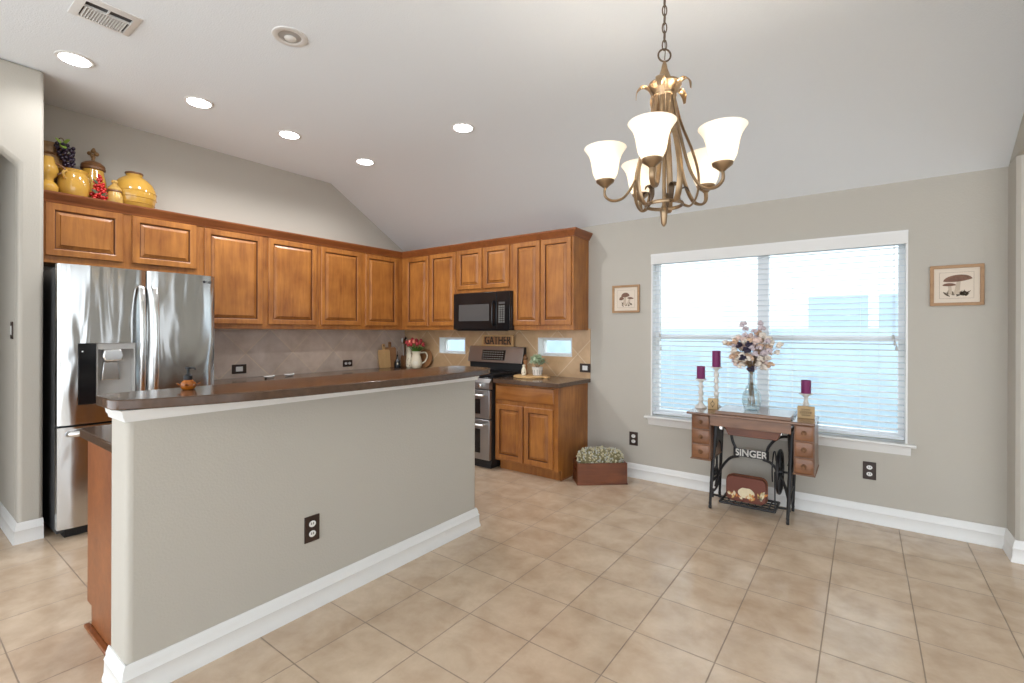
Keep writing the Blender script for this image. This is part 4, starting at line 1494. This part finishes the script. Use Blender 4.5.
lr = random.Random(3)
g1, g2, g3 = [], [], []
for i in range(22):
    x = -0.835 + 0.225 * lr.random()
    z = 0.095 + 0.03 * lr.random()
    lp = leafpoly(x, z, lr.uniform(.022, .036), lr.uniform(.006, .010), lr.uniform(0.3, 2.8))
    [g1, g2, g3][i % 3].append(lp)
for i in range(10):
    lp = leafpoly(-0.628 + 0.03 * lr.random(), 0.12 + 0.05 * lr.random(), lr.uniform(.03, .05), .007, lr.uniform(0.7, 1.9))
    [g1, g2, g3][i % 3].append(lp)
flat(g1, yp - 0.0006, 'painted_leaves', M_ORA, tn)
flat(g2, yp - 0.0012, 'painted_leaves', M_GOLD, tn)
flat(g3, yp - 0.0018, 'painted_leaves', M_PUMP, tn)

# ------------------------------------------------------------------ candlesticks
M_CGLASS = M_WAX


def candlestick(x, y, z0, hs, hc, label, block=True):
    r = empty('candlestick', (x, y, z0), label, 'candle holder', 'candlesticks on the sewing table')
    H = hs
    pr = [(0.046, 0.0), (0.047, 0.008), (0.038, 0.016), (0.024, 0.030), (0.018, 0.040)]
    nb = max(1, int((H - 0.075) / 0.052))
    z = 0.045
    stp = (H - 0.075) / nb
    for k in range(nb):
        pr += [(0.014, z), (0.021, z + stp * 0.35), (0.018, z + stp * 0.6), (0.012, z + stp * 0.88)]
        z += stp
    pr += [(0.016, H - 0.026), (0.022, H - 0.014), (0.042, H - 0.008), (0.043, H), (0.0, H)]
    MB().lathe(pr, (x, y, z0), 24).build('holder', M_DIST, r)
    cd = MB().lathe([(0.031, 0.0005), (0.032, 0.004), (0.032, hc - 0.003), (0.029, hc), (0.020, hc - 0.006), (0.0, hc - 0.006)], (x, y, z0 + H), 24).build('candle', M_WAX, r)
    MB().tube([(x, y, z0 + H + hc - 0.007), (x + 0.001, y, z0 + H + hc + 0.005)], 0.0012, 5).build('wick', M_INK, cd)
    return r


candlestick(-1.072, 4.06, TZ, 0.237, 0.102, 'plum candle on the white turned candlestick at the left end of the sewing table')
candlestick(-0.962, 4.10, TZ, 0.335, 0.132, 'plum candle on the tallest white candlestick, behind the small square block')
candlestick(-0.340, 4.10, TZ, 0.170, 0.098, 'plum candle on the short white candlestick at the right end of the sewing table')


def swirl(x0, x1, z, y, amp, n, mb):
    pts = []
    for i in range(n * 8 + 1):
        t = i / (n * 8)
        pts.append((x0 + (x1 - x0) * t + amp * 0.5 * math.sin(2 * PI * n * t), y, z + amp * math.cos(2 * PI * n * t)))
    mb.tube(pts, 0.0016, 5)


b1 = empty('wooden_block', (-0.968, 4.03, TZ), 'small square pale block with a dark flourish, in front of the tallest candle', 'block')
MB().box(-1.006, -0.932, 4.010, 4.040, TZ, TZ + 0.088).build('body', M_PALEWOOD, b1, bev=0.003)
m = MB()
m.tube([(-0.969 + 0.014 * math.cos(q) * math.cos(2 * q), 4.0095, TZ + 0.046 + 0.026 * math.sin(q)) for q in [2 * PI * i / 30 for i in range(30)]], 0.0018, 5, closed=True)
m.build('flourish', M_INK, b1)
b2 = empty('wooden_block', (-0.333, 4.03, TZ), 'wide pale wooden block with dark script, in front of the short candle', 'block')
MB().box(-0.386, -0.280, 4.006, 4.036, TZ, TZ + 0.086).build('body', M_PALEWOOD, b2, bev=0.003)
m = MB()
swirl(-0.362, -0.305, TZ + 0.062, 4.0055, 0.005, 4, m)
swirl(-0.372, -0.296, TZ + 0.042, 4.0055, 0.008, 6, m)
swirl(-0.360, -0.306, TZ + 0.022, 4.0055, 0.005, 4, m)
m.build('script', M_INK, b2)

# ------------------------------------------------------------------ vase and bouquet
VX, VY, VZ = -0.685, 4.00, TZ + 0.026
vs_ = empty('glass_vase', (VX, VY, VZ), 'clear glass bottle vase in the middle of the sewing table', 'vase')
VP = [(0.040, 0.0), (0.050, 0.006), (0.064, 0.045), (0.068, 0.085), (0.062, 0.125), (0.044, 0.165), (0.030, 0.195), (0.024, 0.225), (0.023, 0.27), (0.026, 0.318), (0.031, 0.325)]
MB().lathe(VP + [(r - 0.0025, z) for r, z in VP[::-1]][:-1] + [(0.036, 0.006)], (VX, VY, VZ), 32, cap=False).lathe([(0.0405, 0.0002), (0.036, 0.006)], (VX, VY, VZ), 32).build('glass_body', M_VASE, vs_)
bq = empty('dried_bouquet', (VX, VY, VZ + 0.008), 'bouquet of pale pink and dark dried flowers standing in the glass vase', 'bouquet')
M_PETAL = [pm('petal_blush', (0.74, 0.57, 0.51), 0.8), pm('petal_cream', (0.78, 0.70, 0.61), 0.8), pm('petal_mauve', (0.60, 0.51, 0.54), 0.8), pm('petal_peach', (0.68, 0.46, 0.32), 0.8)]
M_DARKFL = pm('petal_dark_plum', (0.030, 0.022, 0.045), 0.7)


def blossom_mesh(seed, r, mat, name):
    rb = random.Random(seed)
    m = MB()
    for k in range(11):
        th, ph = rb.uniform(0, 2 * PI), math.acos(rb.uniform(-0.6, 1))
        d = Vector((math.sin(ph) * math.cos(th), math.sin(ph) * math.sin(th), math.cos(ph)))
        m.ball(d * r * 0.55, r * rb.uniform(0.36, 0.55), 6, 4, sc=(1, 1, 0.8))
    return m.build(name, mat, None)


protos = [blossom_mesh(i, 0.026, M_PETAL[i % 4], 'blossom') for i in range(4)] + [blossom_mesh(9, 0.027, M_DARKFL, 'blossom')]
bq_c = Vector((VX, VY, VZ + 0.445))
rq = random.Random(21)
pos = []
tries = 0
while len(pos) < 84 and tries < 8000:
    tries += 1
    d = Vector((rq.uniform(-1, 1), rq.uniform(-1, 1), rq.uniform(-1, 1)))
    if d.length > 1 or d.length < 0.5:
        continue
    q = bq_c + Vector((d.x * 0.172, d.y * 0.13, d.z * 0.150))
    if all((q - o).length > 0.030 for o, _ in pos):
        pos.append((q, rq.randrange(4)))
for ox, oz in ((-0.055, 0.205), (0.062, 0.215), (0.070, 0.175), (-0.040, 0.170), (0.190, 0.055), (0.118, 0.10), (-0.185, 0.062), (0.02, 0.155)):
    pos.append((bq_c + Vector((ox, -0.02, oz)), 2 if abs(ox) < 0.1 else 1))
for ox, oy, oz in ((-0.068, -0.11, 0.050), (-0.012, -0.125, 0.018), (-0.042, -0.12, -0.045), (0.012, -0.10, -0.125), (0.002, -0.12, 0.060)):
    pos.append((bq_c + Vector((ox, oy, oz)), 4))
stems = MB()
org = ORG[bq.name]
used = set()
for q, i in pos:
    if i in used:
        o = protos[i].copy()
        COL.objects.link(o)
    else:
        o = protos[i]
        used.add(i)
    o.parent = bq
    o.location = q - org
    s = rq.uniform(0.95, 1.25)
    o.scale = (s, s, s)
    o.rotation_euler = (rq.uniform(-.5, .5), rq.uniform(-.5, .5), rq.uniform(0, 6))
    if i == 4:
        o['label'] = 'dark plum blossom'
    neck = Vector((VX + rq.uniform(-.010, .010), VY + rq.uniform(-.010, .010), VZ + 0.315))
    foot = Vector((VX + rq.uniform(-.030, .030), VY + rq.uniform(-.030, .030), VZ + 0.012 + rq.uniform(0, .05)))
    pth = [q, q.lerp(neck, 0.55) + Vector((0, 0, 0.012)), neck]
    if len(used) and rq.random() < 0.28:
        pth += [neck.lerp(foot, 0.4), foot]
    stems.tube(pth, 0.0012, 5)
stems.build('stems', M_STEM, bq)

# ------------------------------------------------------------------ pottery on the cabinet tops
ZP = ZT


def pot(name, label, cat, x, y, prof, mat, seg=28, group='pottery on the cabinet tops', z=ZP):
    r = empty(name, (x, y, z), label, cat, group)
    MB().lathe(prof, (x, y, z), seg).build('body', mat, r)
    return r


def side_handle(r, x, y, z0, z1, R0, R1, ang, out, rad, mat, name='handle'):
    d = Vector((math.cos(ang), math.sin(ang), 0))
    pts = bez(Vector((x, y, z0)) + d * R0, Vector((x, y, (z0 * 2 + z1) / 3)) + d * out, Vector((x, y, (z0 + z1 * 2) / 3)) + d * out, Vector((x, y, z1)) + d * R1, n=6)
    return MB().tube(pts, rad, 8).build(name, mat, r)


# big ridged yellow jar (right)
pr = [(0.075, 0.0), (0.10, 0.02), (0.135, 0.08), (0.150, 0.14), (0.151, 0.17), (0.146, 0.21), (0.128, 0.255), (0.098, 0.290), (0.066, 0.312), (0.056, 0.322), (0.058, 0.345)]
pr2 = []
for i, (r_, z_) in enumerate(pr):
    pr2.append((r_, z_))
r = pot('yellow_jar', 'largest round yellow glazed jar with open neck, rightmost on the cabinet top', 'jar', -4.852, 1.310, pr2 + [(0.050, 0.346), (0.048, 0.33), (0.0, 0.32)], M_YELLOW)
MB().lathe([(0.0585, 0.335), (0.062, 0.341), (0.060, 0.350), (0.048, 0.350), (0.047, 0.34)], (-4.852, 1.310, ZP), 28, cap=False).build('rim', M_LID, r)
m = MB()
for zz, rr in ((0.09, 0.1395), (0.135, 0.150), (0.185, 0.1505)):
    m.tube([(-4.852 + rr * math.cos(q), 1.310 + rr * math.sin(q), ZP + zz) for q in [2 * PI * i / 40 for i in range(40)]], 0.0022, 6, closed=True)
m.build('ridges', M_YELLOW, r)

# small mottled jar in front
r = pot('mottled_jar', 'small mottled yellow jar between the red berries and the largest jar', 'jar', -4.750, 1.158, [(0.034, 0.0), (0.048, 0.03), (0.054, 0.07), (0.050, 0.11), (0.042, 0.135), (0.041, 0.15), (0.0, 0.15)], M_YELLOW2)
MB().lathe([(0.045, 0.150), (0.048, 0.156), (0.045, 0.166), (0.030, 0.186), (0.016, 0.200), (0.016, 0.208), (0.022, 0.218), (0.018, 0.232), (0.0, 0.238)], (-4.750, 1.158, ZP), 20).build('lid', M_YELLOW2, r)
MB().lathe([(0.0425, 0.137), (0.046, 0.143), (0.044, 0.152)], (-4.750, 1.158, ZP), 20, cap=False).build('band', M_LID, r)

# lidded jar behind
r = pot('lidded_jar', 'tall yellow jar with brown lid and knotted finial, behind the red berries', 'jar', -4.912, 1.062, [(0.055, 0.0), (0.072, 0.03), (0.083, 0.10), (0.085, 0.17), (0.082, 0.23), (0.070, 0.285), (0.068, 0.315), (0.0, 0.315)], M_YELLOW)
lid = MB().lathe([(0.072, 0.315), (0.078, 0.320), (0.078, 0.334), (0.072, 0.338), (0.076, 0.348), (0.072, 0.360), (0.050, 0.378), (0.022, 0.390), (0.0, 0.391)], (-4.912, 1.062, ZP), 28).build('lid', M_LID, r)
m = MB()
c = Vector((-4.912, 1.062, ZP + 0.388))
m.lathe([(0.014, 0.0), (0.010, 0.02), (0.016, 0.032), (0.012, 0.05)], c, 12)
m.ball(c + Vector((0.012, 0.018, 0.060)), 0.017).ball(c + Vector((-0.012, -0.020, 0.062)), 0.016).ball(c + Vector((0.004, 0.0, 0.080)), 0.017).ball(c + Vector((0.008, -0.006, 0.042)), 0.015).ball(c + Vector((0, 0.004, 0.098)), 0.010)
m.build('finial', M_URN, lid)

# squat bowl jar
r = pot('squat_jar', 'squat round yellow jar with scroll handles, left of the lidded jar', 'jar', -4.775, 0.922, [(0.045, 0.0), (0.066, 0.02), (0.090, 0.085), (0.094, 0.135), (0.088, 0.19), (0.077, 0.222), (0.086, 0.246), (0.079, 0.248), (0.069, 0.225), (0.0, 0.215)], M_YELLOW)
for ha in (-0.75, 2.0):
    side_handle(r, -4.775, 0.922, ZP + 0.165, ZP + 0.230, 0.088, 0.076, ha, 0.106, 0.009, M_YELLOW2)

# bronze urn at the back
r = pot('pottery_urn', 'large bronze-brown patterned urn at the back, partly hidden by the stub wall', 'urn', -4.898, 0.806, [(0.05, 0.0), (0.07, 0.05), (0.090, 0.14), (0.102, 0.24), (0.099, 0.31), (0.088, 0.355), (0.078, 0.375), (0.084, 0.41), (0.092, 0.438), (0.085, 0.441), (0.073, 0.41), (0.0, 0.39)], M_URN)
MB().lathe([(0.092, 0.348), (0.098, 0.356), (0.088, 0.366)], (-4.898, 0.806, ZP), 28, cap=False).build('band', M_LID, r)
# pale goblet urn in front
r = pot('pedestal_vase', 'yellow two-handled pedestal vase beside the stub wall, leftmost on the cabinet top', 'vase', -4.748, 0.778, [(0.044, 0.0), (0.046, 0.012), (0.040, 0.03), (0.054, 0.06), (0.057, 0.09), (0.046, 0.115), (0.030, 0.13), (0.030, 0.15), (0.048, 0.175), (0.058, 0.21), (0.052, 0.24), (0.040, 0.265), (0.030, 0.305), (0.0, 0.305)], M_YELLOW)
for s in (-1, 1):
    side_handle(r, -4.748, 0.778, ZP + 0.185, ZP + 0.265, 0.052, 0.040, s * 1.1, 0.086, 0.007, M_LID)

# grapes hanging on the urn
gr = empty('grape_bunch', (-4.80, 0.915, 2.60), 'bunch of dark grapes with a green leaf hanging on the bronze urn', 'grapes')
rg_ = random.Random(4)
gp = None
gpos = []
t = 0
while len(gpos) < 46 and t < 6000:
    t += 1
    f = rg_.random()
    z = 2.748 - 0.160 * f
    w = 0.050 * (1 - 0.55 * f)
    a = rg_.uniform(0, 2 * PI)
    q = Vector((-4.775 + w * 0.7 * math.cos(a), 0.868 + 0.03 * f + w * math.sin(a), z))
    if all((q - o).length > 0.020 for o in gpos):
        gpos.append(q)
g0 = MB().ball((0, 0, 0), 0.0135, 10, 7).build('grape', M_GRAPE, None)
for i, q in enumerate(gpos):
    o = g0 if i == 0 else g0.copy()
    if i:
        COL.objects.link(o)
    o.parent = gr
    o.location = q - ORG[gr.name]
for (b_, t_) in (((-4.775, 0.858, 2.763), (-4.735, 0.812, 2.773)), ((-4.775, 0.858, 2.763), (-4.730, 0.892, 2.785)), ((-4.775, 0.858, 2.763), (-4.725, 0.862, 2.713))):
    MB().leaf(b_, t_, 0.045, up=(1, 0, 0.6)).build('leaf', M_GLEAF, gr)
MB().tube(bez((-4.815, 0.835, 2.775), (-4.79, 0.85, 2.800), (-4.775, 0.868, 2.77), (-4.775, 0.890, 2.60), n=5), 0.003, 6).build('stem', M_STEM, gr)

# red berries
be = empty('berry_cluster', (-4.737, 1.060, ZP), 'cluster of red berries with dark leaves in front of the lidded jar', 'berries')
bpos = []
t = 0
while len(bpos) < 98 and t < 20000:
    t += 1
    d = Vector((rg_.uniform(-1, 1), rg_.uniform(-1, 1), rg_.uniform(0, 1)))
    if d.length > 1:
        continue
    q = Vector((-4.737 + d.x * 0.032, 1.060 + d.y * (0.056 - 0.020 * d.z), ZP + 0.014 + d.z * 0.235))
    if all((q - o).length > 0.0150 for o in bpos):
        bpos.append(q)
b0 = MB().ball((0, 0, 0), 0.0115, 8, 6).build('berry', M_BERRY, None)
for i, q in enumerate(bpos):
    o = b0 if i == 0 else b0.copy()
    if i:
        COL.objects.link(o)
    o.parent = be
    o.location = q - ORG[be.name]
M_DLEAF = pm('dark_leaf', (0.06, 0.075, 0.03), 0.6)
for k in range(5):
    a = rg_.uniform(0, 2 * PI)
    b_ = Vector((-4.722, 1.060, ZP + rg_.uniform(.06, .19)))
    t_ = b_ + Vector((0.016, 0.055 * math.cos(a), 0.055 * abs(math.sin(a))))
    MB().leaf(b_, t_, 0.018, up=(1, 0, 0.2)).build('leaf', M_DLEAF, be)
m = MB()
for k in range(14):
    q = bpos[(k * 5) % len(bpos)]
    m.tube([(-4.737, 1.06, ZP + 0.003), q.lerp(Vector((-4.737, 1.06, ZP)), 0.5) + Vector((0, 0, 0.01)), q], 0.002, 5)
m.build('stems', M_STEM, be)

# ------------------------------------------------------------------ things in the far counter corner


def cutting_board(x, y, w, h, th, label, mat, lean, rotz):
    r = empty('cutting_board', (x, y, CT), label, 'cutting board', 'cutting boards in the counter corner', local=True)
    P = rrect(-w / 2, w / 2, 0, h, 0.02)
    # paddle neck
    P2 = []
    for (px, pz) in P:
        P2.append((px, pz))
    body = MB().prism(P2, 0, th, 'y').build('board', mat, r, bev=0.003)
    m = MB()
    N_ = rrect(-0.020, 0.020, h - 0.004, h + 0.075, 0.018)
    m.prism(N_, 0.001, th - 0.001, 'y')
    m.build('handle', mat, r, bev=0.003)
    m = MB()
    m.lathe([(0.008, -0.0008), (0.008, th + 0.0008)], (0, 0, h + 0.050), 12, axis='y')
    m.build('hanging_hole', M_INK, r)
    r.location = (x, y, CT + 0.001)
    r.rotation_euler = (lean, 0, rotz)
    return r


# boards lean on the left wall: their faces look toward +X
cutting_board(-4.915, 3.935, 0.16, 0.235, 0.016, 'paler paddle-shaped cutting board leaning in the corner, nearest the fridge side', M_BOARD, math.radians(-9), math.radians(78))
cutting_board(-4.930, 4.040, 0.16, 0.262, 0.016, 'browner paddle-shaped cutting board leaning in the corner behind the dark bottle', M_BOARD2, math.radians(-8), math.radians(72))

ub = empty('utensil_crock', (-4.90, 4.245, CT), 'dark crock of kitchen utensils in the counter corner behind the boards', 'crock')
MB().lathe([(0.042, 0.0), (0.050, 0.01), (0.052, 0.12), (0.048, 0.15), (0.044, 0.15), (0.044, 0.02), (0.0, 0.02)], (-4.90, 4.245, CT), 22).build('body', M_BOARD2, ub)
for i, (dx, dy, hh, mt, nm) in enumerate(((-0.02, -0.02, 0.40, M_WHITE, 'white spatula'), (0.015, -0.025, 0.385, M_LID, 'brown wooden spoon'), (0.0, 0.01, 0.41, M_INK, 'dark ladle'), (0.035, 0.0, 0.39, M_CREAM, 'cream spoon'))):
    u = empty('kitchen_utensil', (-4.90 + dx, 4.245 + dy, CT + 0.02), nm + ' standing in the utensil crock', 'utensil')
    MB().tube([(-4.90 + dx * 0.3, 4.245 + dy * 0.3, CT + 0.022), (-4.90 + dx, 4.245 + dy, CT + 0.30)], 0.005, 8).build('handle', mt, u)
    MB().ball((-4.90 + dx * 1.15, 4.245 + dy * 1.15, CT + hh - 0.05), 0.024, 12, 8, sc=(0.7, 0.7, 1.4)).build('head', mt, u)

ob = empty('dark_bottle', (-4.80, 4.035, CT), 'squat dark bottle with pale label and thin spout in the counter corner', 'bottle')
MB().lathe([(0.034, 0.0), (0.040, 0.006), (0.042, 0.05), (0.036, 0.085), (0.016, 0.115), (0.010, 0.135), (0.010, 0.165), (0.012, 0.17), (0.0, 0.172)], (-4.80, 4.035, CT), 22).build('body', M_BLACK, ob)
MB().tube(bez((-4.80, 4.035, CT + 0.165), (-4.80, 4.035, CT + 0.19), (-4.79, 4.02, CT + 0.215), n=5), 0.004, 8).build('spout', M_LID, ob)
m = MB()
m.ball((-4.768, 4.010, CT + 0.055), 0.014, 8, 6, sc=(0.45, 0.8, 1.2))
m.build('label', M_CREAM, ob)

fj = empty('floral_jug', (-4.735, 4.190, CT), 'tall cream jug with dark floral pattern left of the tulip pitcher', 'jug')
FJ = [(0.042, 0.0), (0.050, 0.008), (0.054, 0.06), (0.048, 0.14), (0.040, 0.20), (0.044, 0.245), (0.050, 0.262), (0.044, 0.262), (0.036, 0.20), (0.0, 0.19)]
MB().lathe(FJ, (-4.735, 4.190, CT), 24).build('body', M_CREAM, fj)
m = MB()
rr_ = random.Random(5)
for k in range(46):
    a = rr_.uniform(0, 2 * PI)
    z = rr_.uniform(0.02, 0.24)
    R = 0.054 if z < 0.07 else 0.054 - (z - 0.07) * 0.09
    m.ball((-4.735 + (R - 0.001) * math.cos(a), 4.190 + (R - 0.001) * math.sin(a), CT + z), rr_.uniform(0.005, 0.010), 6, 4, sc=(0.6, 0.6, 1.1))
m.build('floral_pattern', M_LID, fj)

TPX, TPY = -4.600, 4.175
tp = empty('tulip_pitcher', (TPX, TPY, CT), 'cream ceramic pitcher with looped handle in the counter corner', 'pitcher')
MB().lathe([(0.055, 0.0), (0.062, 0.006), (0.072, 0.04), (0.070, 0.09), (0.056, 0.14), (0.048, 0.17), (0.056, 0.205), (0.062, 0.215), (0.056, 0.215), (0.044, 0.17), (0.0, 0.16)], (TPX, TPY, CT), 28).build('body', M_CREAM, tp)
dH = Vector((0.82, 0.57, 0)).normalized()
C_ = Vector((TPX, TPY, CT))
MB().tube(bez(C_ + dH * 0.070 + Vector((0, 0, 0.06)), C_ + dH * 0.115 + Vector((0, 0, 0.09)), C_ + dH * 0.138 + Vector((0, 0, 0.15)), C_ + dH * 0.115 + Vector((0, 0, 0.20)), C_ + dH * 0.055 + Vector((0, 0, 0.195)), n=6), 0.0095, 10).build('handle', M_CREAM, tp)
m = MB()
for k in range(5):
    a = -1.35 + k * 0.20
    m.tube([C_ + Vector((0.0715 * math.cos(a), 0.0715 * math.sin(a), 0.050)), C_ + Vector((0.0705 * math.cos(a), 0.0705 * math.sin(a), 0.092))], 0.0022, 5)
m.build('embossing', M_DIST, tp)
tu = empty('tulip_bunch', (TPX, TPY, CT + 0.17), 'bunch of red tulips with green leaves standing in the cream pitcher', 'flowers')
M_TULIP = pm('red_tulip', (0.38, 0.03, 0.035), 0.5, var=0.4, vscale=30)
M_TULIP2 = pm('pink_tulip', (0.62, 0.17, 0.12), 0.5)
M_TLEAF = pm('tulip_leaf', (0.10, 0.24, 0.035), 0.5, var=0.3, vscale=30)
tr = random.Random(8)
TPOS = [(-0.115, -0.06, 0.325), (-0.075, -0.07, 0.300), (-0.040, -0.08, 0.335), (-0.005, -0.085, 0.305), (0.030, -0.07, 0.335), (0.065, -0.05, 0.310), (0.095, -0.03, 0.325), (-0.09, 0.0, 0.345), (0.0, 0.0, 0.350), (0.06, 0.02, 0.345), (0.125, 0.0, 0.300), (-0.02, -0.05, 0.360)]
sm = MB()
for i, (dx, dy, dz) in enumerate(TPOS):
    c = C_ + Vector((dx, dy, dz))
    fm = MB()
    fm.lathe([(0.004, -0.028), (0.017, -0.018), (0.021, 0.0), (0.018, 0.016), (0.010, 0.028), (0.004, 0.030)], c, 10)
    fo = fm.build('tulip', M_TULIP2 if i in (2, 4) else M_TULIP, tu)
    if i in (2, 4):
        fo['label'] = 'pink tulip'
    sm.tube([c - Vector((0, 0, 0.02)), C_ + Vector((dx * 0.4, dy * 0.4, 0.22)), C_ + Vector((dx * 0.12, dy * 0.12, 0.165))], 0.003, 6)
sm.build('stems', M_TLEAF, tu)
for k in range(18):
    a = tr.uniform(0, 2 * PI)
    b_ = C_ + Vector((0.03 * math.cos(a), 0.03 * math.sin(a), 0.20))
    L_ = tr.uniform(0.07, 0.125)
    MB().leaf(b_, b_ + Vector((L_ * math.cos(a), L_ * 0.8 * math.sin(a), tr.uniform(0.03, 0.09))), 0.024, bend=0.02).build('leaf', M_TLEAF, tu)
rbd = MB().lathe([(0.118, -0.008), (0.120, -0.006), (0.120, 0.006), (0.118, 0.008)], (0, 0, 0), 36, axis='y').build('round_board', M_BOARD2, None)
rbd.location = (-4.555, 4.288, CT + 0.1195)
rbd.rotation_euler = (math.radians(-8), 0, 0)
tag(rbd, 'round brown board leaning on the backsplash behind the pitcher handle', 'board')

# small white dishes on the left counter
for i, (x, y, lab) in enumerate(((-4.735, 2.37, 'small white shell dish on the left counter, nearer the fridge'), (-4.785, 2.60, 'small white shell dish on the left counter, nearer the corner'))):
    r = empty('small_dish', (x, y, CT), lab, 'dish', 'white dishes on the left counter')
    MB().lathe([(0.020, 0.0), (0.034, 0.006), (0.046, 0.020), (0.043, 0.021), (0.030, 0.010), (0.0, 0.007)], (x, y, CT), 18, sx=0.8, sy=1.2).build('body', M_WHITE, r)
    MB().ball((x, y + 0.044, CT + 0.020), 0.010, 8, 6).build('grip', M_WHITE, r)
dk = MB().lathe([(0.010, 0), (0.013, 0.004), (0.010, 0.014), (0.0, 0.015)], (0, 0, 0), 12).build('dark_stopper', M_INK, None)
dk.location = (-4.69, 2.315, CT)
tag(dk, 'tiny dark stopper beside the nearer white dish on the left counter', 'stopper')

# soap dispenser on the bar
SX, SY, SZ = -2.375, 0.835, 1.120
sp = empty('soap_dispenser', (SX, SY, SZ), 'amber glass soap dispenser with black pump on the bar top', 'soap dispenser')
M_AMBER = pm('amber_glass', (0.36, 0.10, 0.008), 0.08, spec=0.7, var=0.6, vscale=60)
MB().lathe([(0.020, 0.0), (0.026, 0.004), (0.030, 0.016), (0.028, 0.030), (0.016, 0.042), (0.013, 0.046), (0.0, 0.046)], (SX, SY, SZ), 18).build('bottle', M_AMBER, sp)
m = MB()
for k in range(7):
    a = 2 * PI * k / 7 + 0.4
    b_ = Vector((SX + 0.024 * math.cos(a), SY + 0.024 * math.sin(a), SZ + 0.014))
    m.leaf(b_, b_ + Vector((0.022 * math.cos(a), 0.022 * math.sin(a), 0.014)), 0.014)
m.build('leaf_ornament', M_AMBER, sp)
pu = MB().lathe([(0.016, 0.042), (0.017, 0.046), (0.017, 0.060), (0.010, 0.066), (0.005, 0.070), (0.005, 0.088), (0.011, 0.090), (0.011, 0.098), (0.0, 0.099)], (SX, SY, SZ), 16).build('pump', M_BLACKM, sp)
MB().tube([(SX, SY, SZ + 0.094), (SX + 0.020, SY + 0.014, SZ + 0.095), (SX + 0.026, SY + 0.018, SZ + 0.088)], 0.004, 8).build('spout', M_BLACKM, pu)

# ------------------------------------------------------------------ right counter things
tray = empty('round_tray', (-2.76, 4.06, CT), 'round pale wooden board on the counter right of the range', 'tray')
MB().lathe([(0.165, 0.0), (0.175, 0.004), (0.175, 0.016), (0.170, 0.020), (0.0, 0.020)], (-2.76, 4.06, CT), 40).build('board', M_BOARD, tray)
MB().prism(rrect(-2.60, -2.535, CT + 0.002, CT + 0.018, 0.007), 4.035, 4.085, 'y').build('handle', M_BOARD, tray)
PX, PY, PZ = -2.700, 4.10, CT + 0.020
pp = empty('potted_plant', (PX, PY, PZ), 'small green plant in a white patterned pot on the round board', 'plant')
MB().lathe([(0.040, 0.0), (0.046, 0.004), (0.054, 0.070), (0.056, 0.086), (0.050, 0.086), (0.047, 0.065), (0.0, 0.062)], (PX, PY, PZ), 24).build('pot', M_DIST, pp)
m = MB()
for k in range(12):
    a = 2 * PI * k / 12
    m.tube([(PX + 0.0465 * math.cos(a), PY + 0.0465 * math.sin(a), PZ + 0.012), (PX + 0.0525 * math.cos(a), PY + 0.0525 * math.sin(a), PZ + 0.058)], 0.0020, 5)
m.build('pot_pattern', M_GREY, pp)
M_SAGE = pm('sage_leaf', (0.42, 0.50, 0.33), 0.6, var=0.4, vscale=30)
pr_ = random.Random(15)
m = MB()
for k in range(170):
    a = pr_.uniform(0, 2 * PI)
    ph = pr_.uniform(0.05, 1.25)
    c = Vector((PX, PY, PZ + 0.085)) + pr_.uniform(0.5, 1.0) * Vector((math.sin(ph) * math.cos(a) * 0.100, math.sin(ph) * math.sin(a) * 0.07, math.cos(ph) * 0.115))
    d = Vector((pr_.uniform(-1, 1), pr_.uniform(-1, 1), pr_.uniform(0, 1))).normalized()
    m.leaf(c, c + d * 0.040, 0.026)
m.build('foliage', M_SAGE, pp)
m = MB()
for k in range(9):
    a = 2 * PI * k / 9
    m.tube([(PX, PY, PZ + 0.06), (PX + 0.05 * math.cos(a), PY + 0.045 * math.sin(a), PZ + 0.15)], 0.0016, 5)
m.build('stems', M_STEM, pp)
ml = empty('pepper_mill', (-2.845, 4.09, CT + 0.020), 'turned wooden pepper mill standing left of the potted plant', 'mill')
MB().lathe([(0.024, 0.0), (0.026, 0.01), (0.018, 0.05), (0.021, 0.085), (0.016, 0.12), (0.022, 0.135), (0.022, 0.15), (0.0, 0.152)], (-2.845, 4.09, CT + 0.020), 20).build('body', M_BOARD2, ml)
MB().lathe([(0.018, 0.152), (0.024, 0.165), (0.022, 0.185), (0.008, 0.195), (0.010, 0.205), (0.0, 0.212)], (-2.845, 4.09, CT + 0.020), 20).build('knob', M_LID, ml)
cb = empty('ceramic_shaker', (-2.812, 4.015, CT + 0.020), 'pale patterned ceramic shaker in front of the pepper mill', 'shaker')
MB().lathe([(0.022, 0.0), (0.027, 0.006), (0.026, 0.05), (0.018, 0.075), (0.012, 0.085), (0.016, 0.100), (0.010, 0.112), (0.0, 0.114)], (-2.812, 4.015, CT + 0.020), 20).build('body', M_CREAM, cb)
m = MB()
for k in range(9):
    a = k * 0.7
    m.ball((-2.812 + 0.0262 * math.cos(a), 4.015 + 0.0262 * math.sin(a), CT + 0.030 + 0.004 * (k % 5) * 2), 0.005, 6, 4)
m.build('pattern', M_LID, cb)
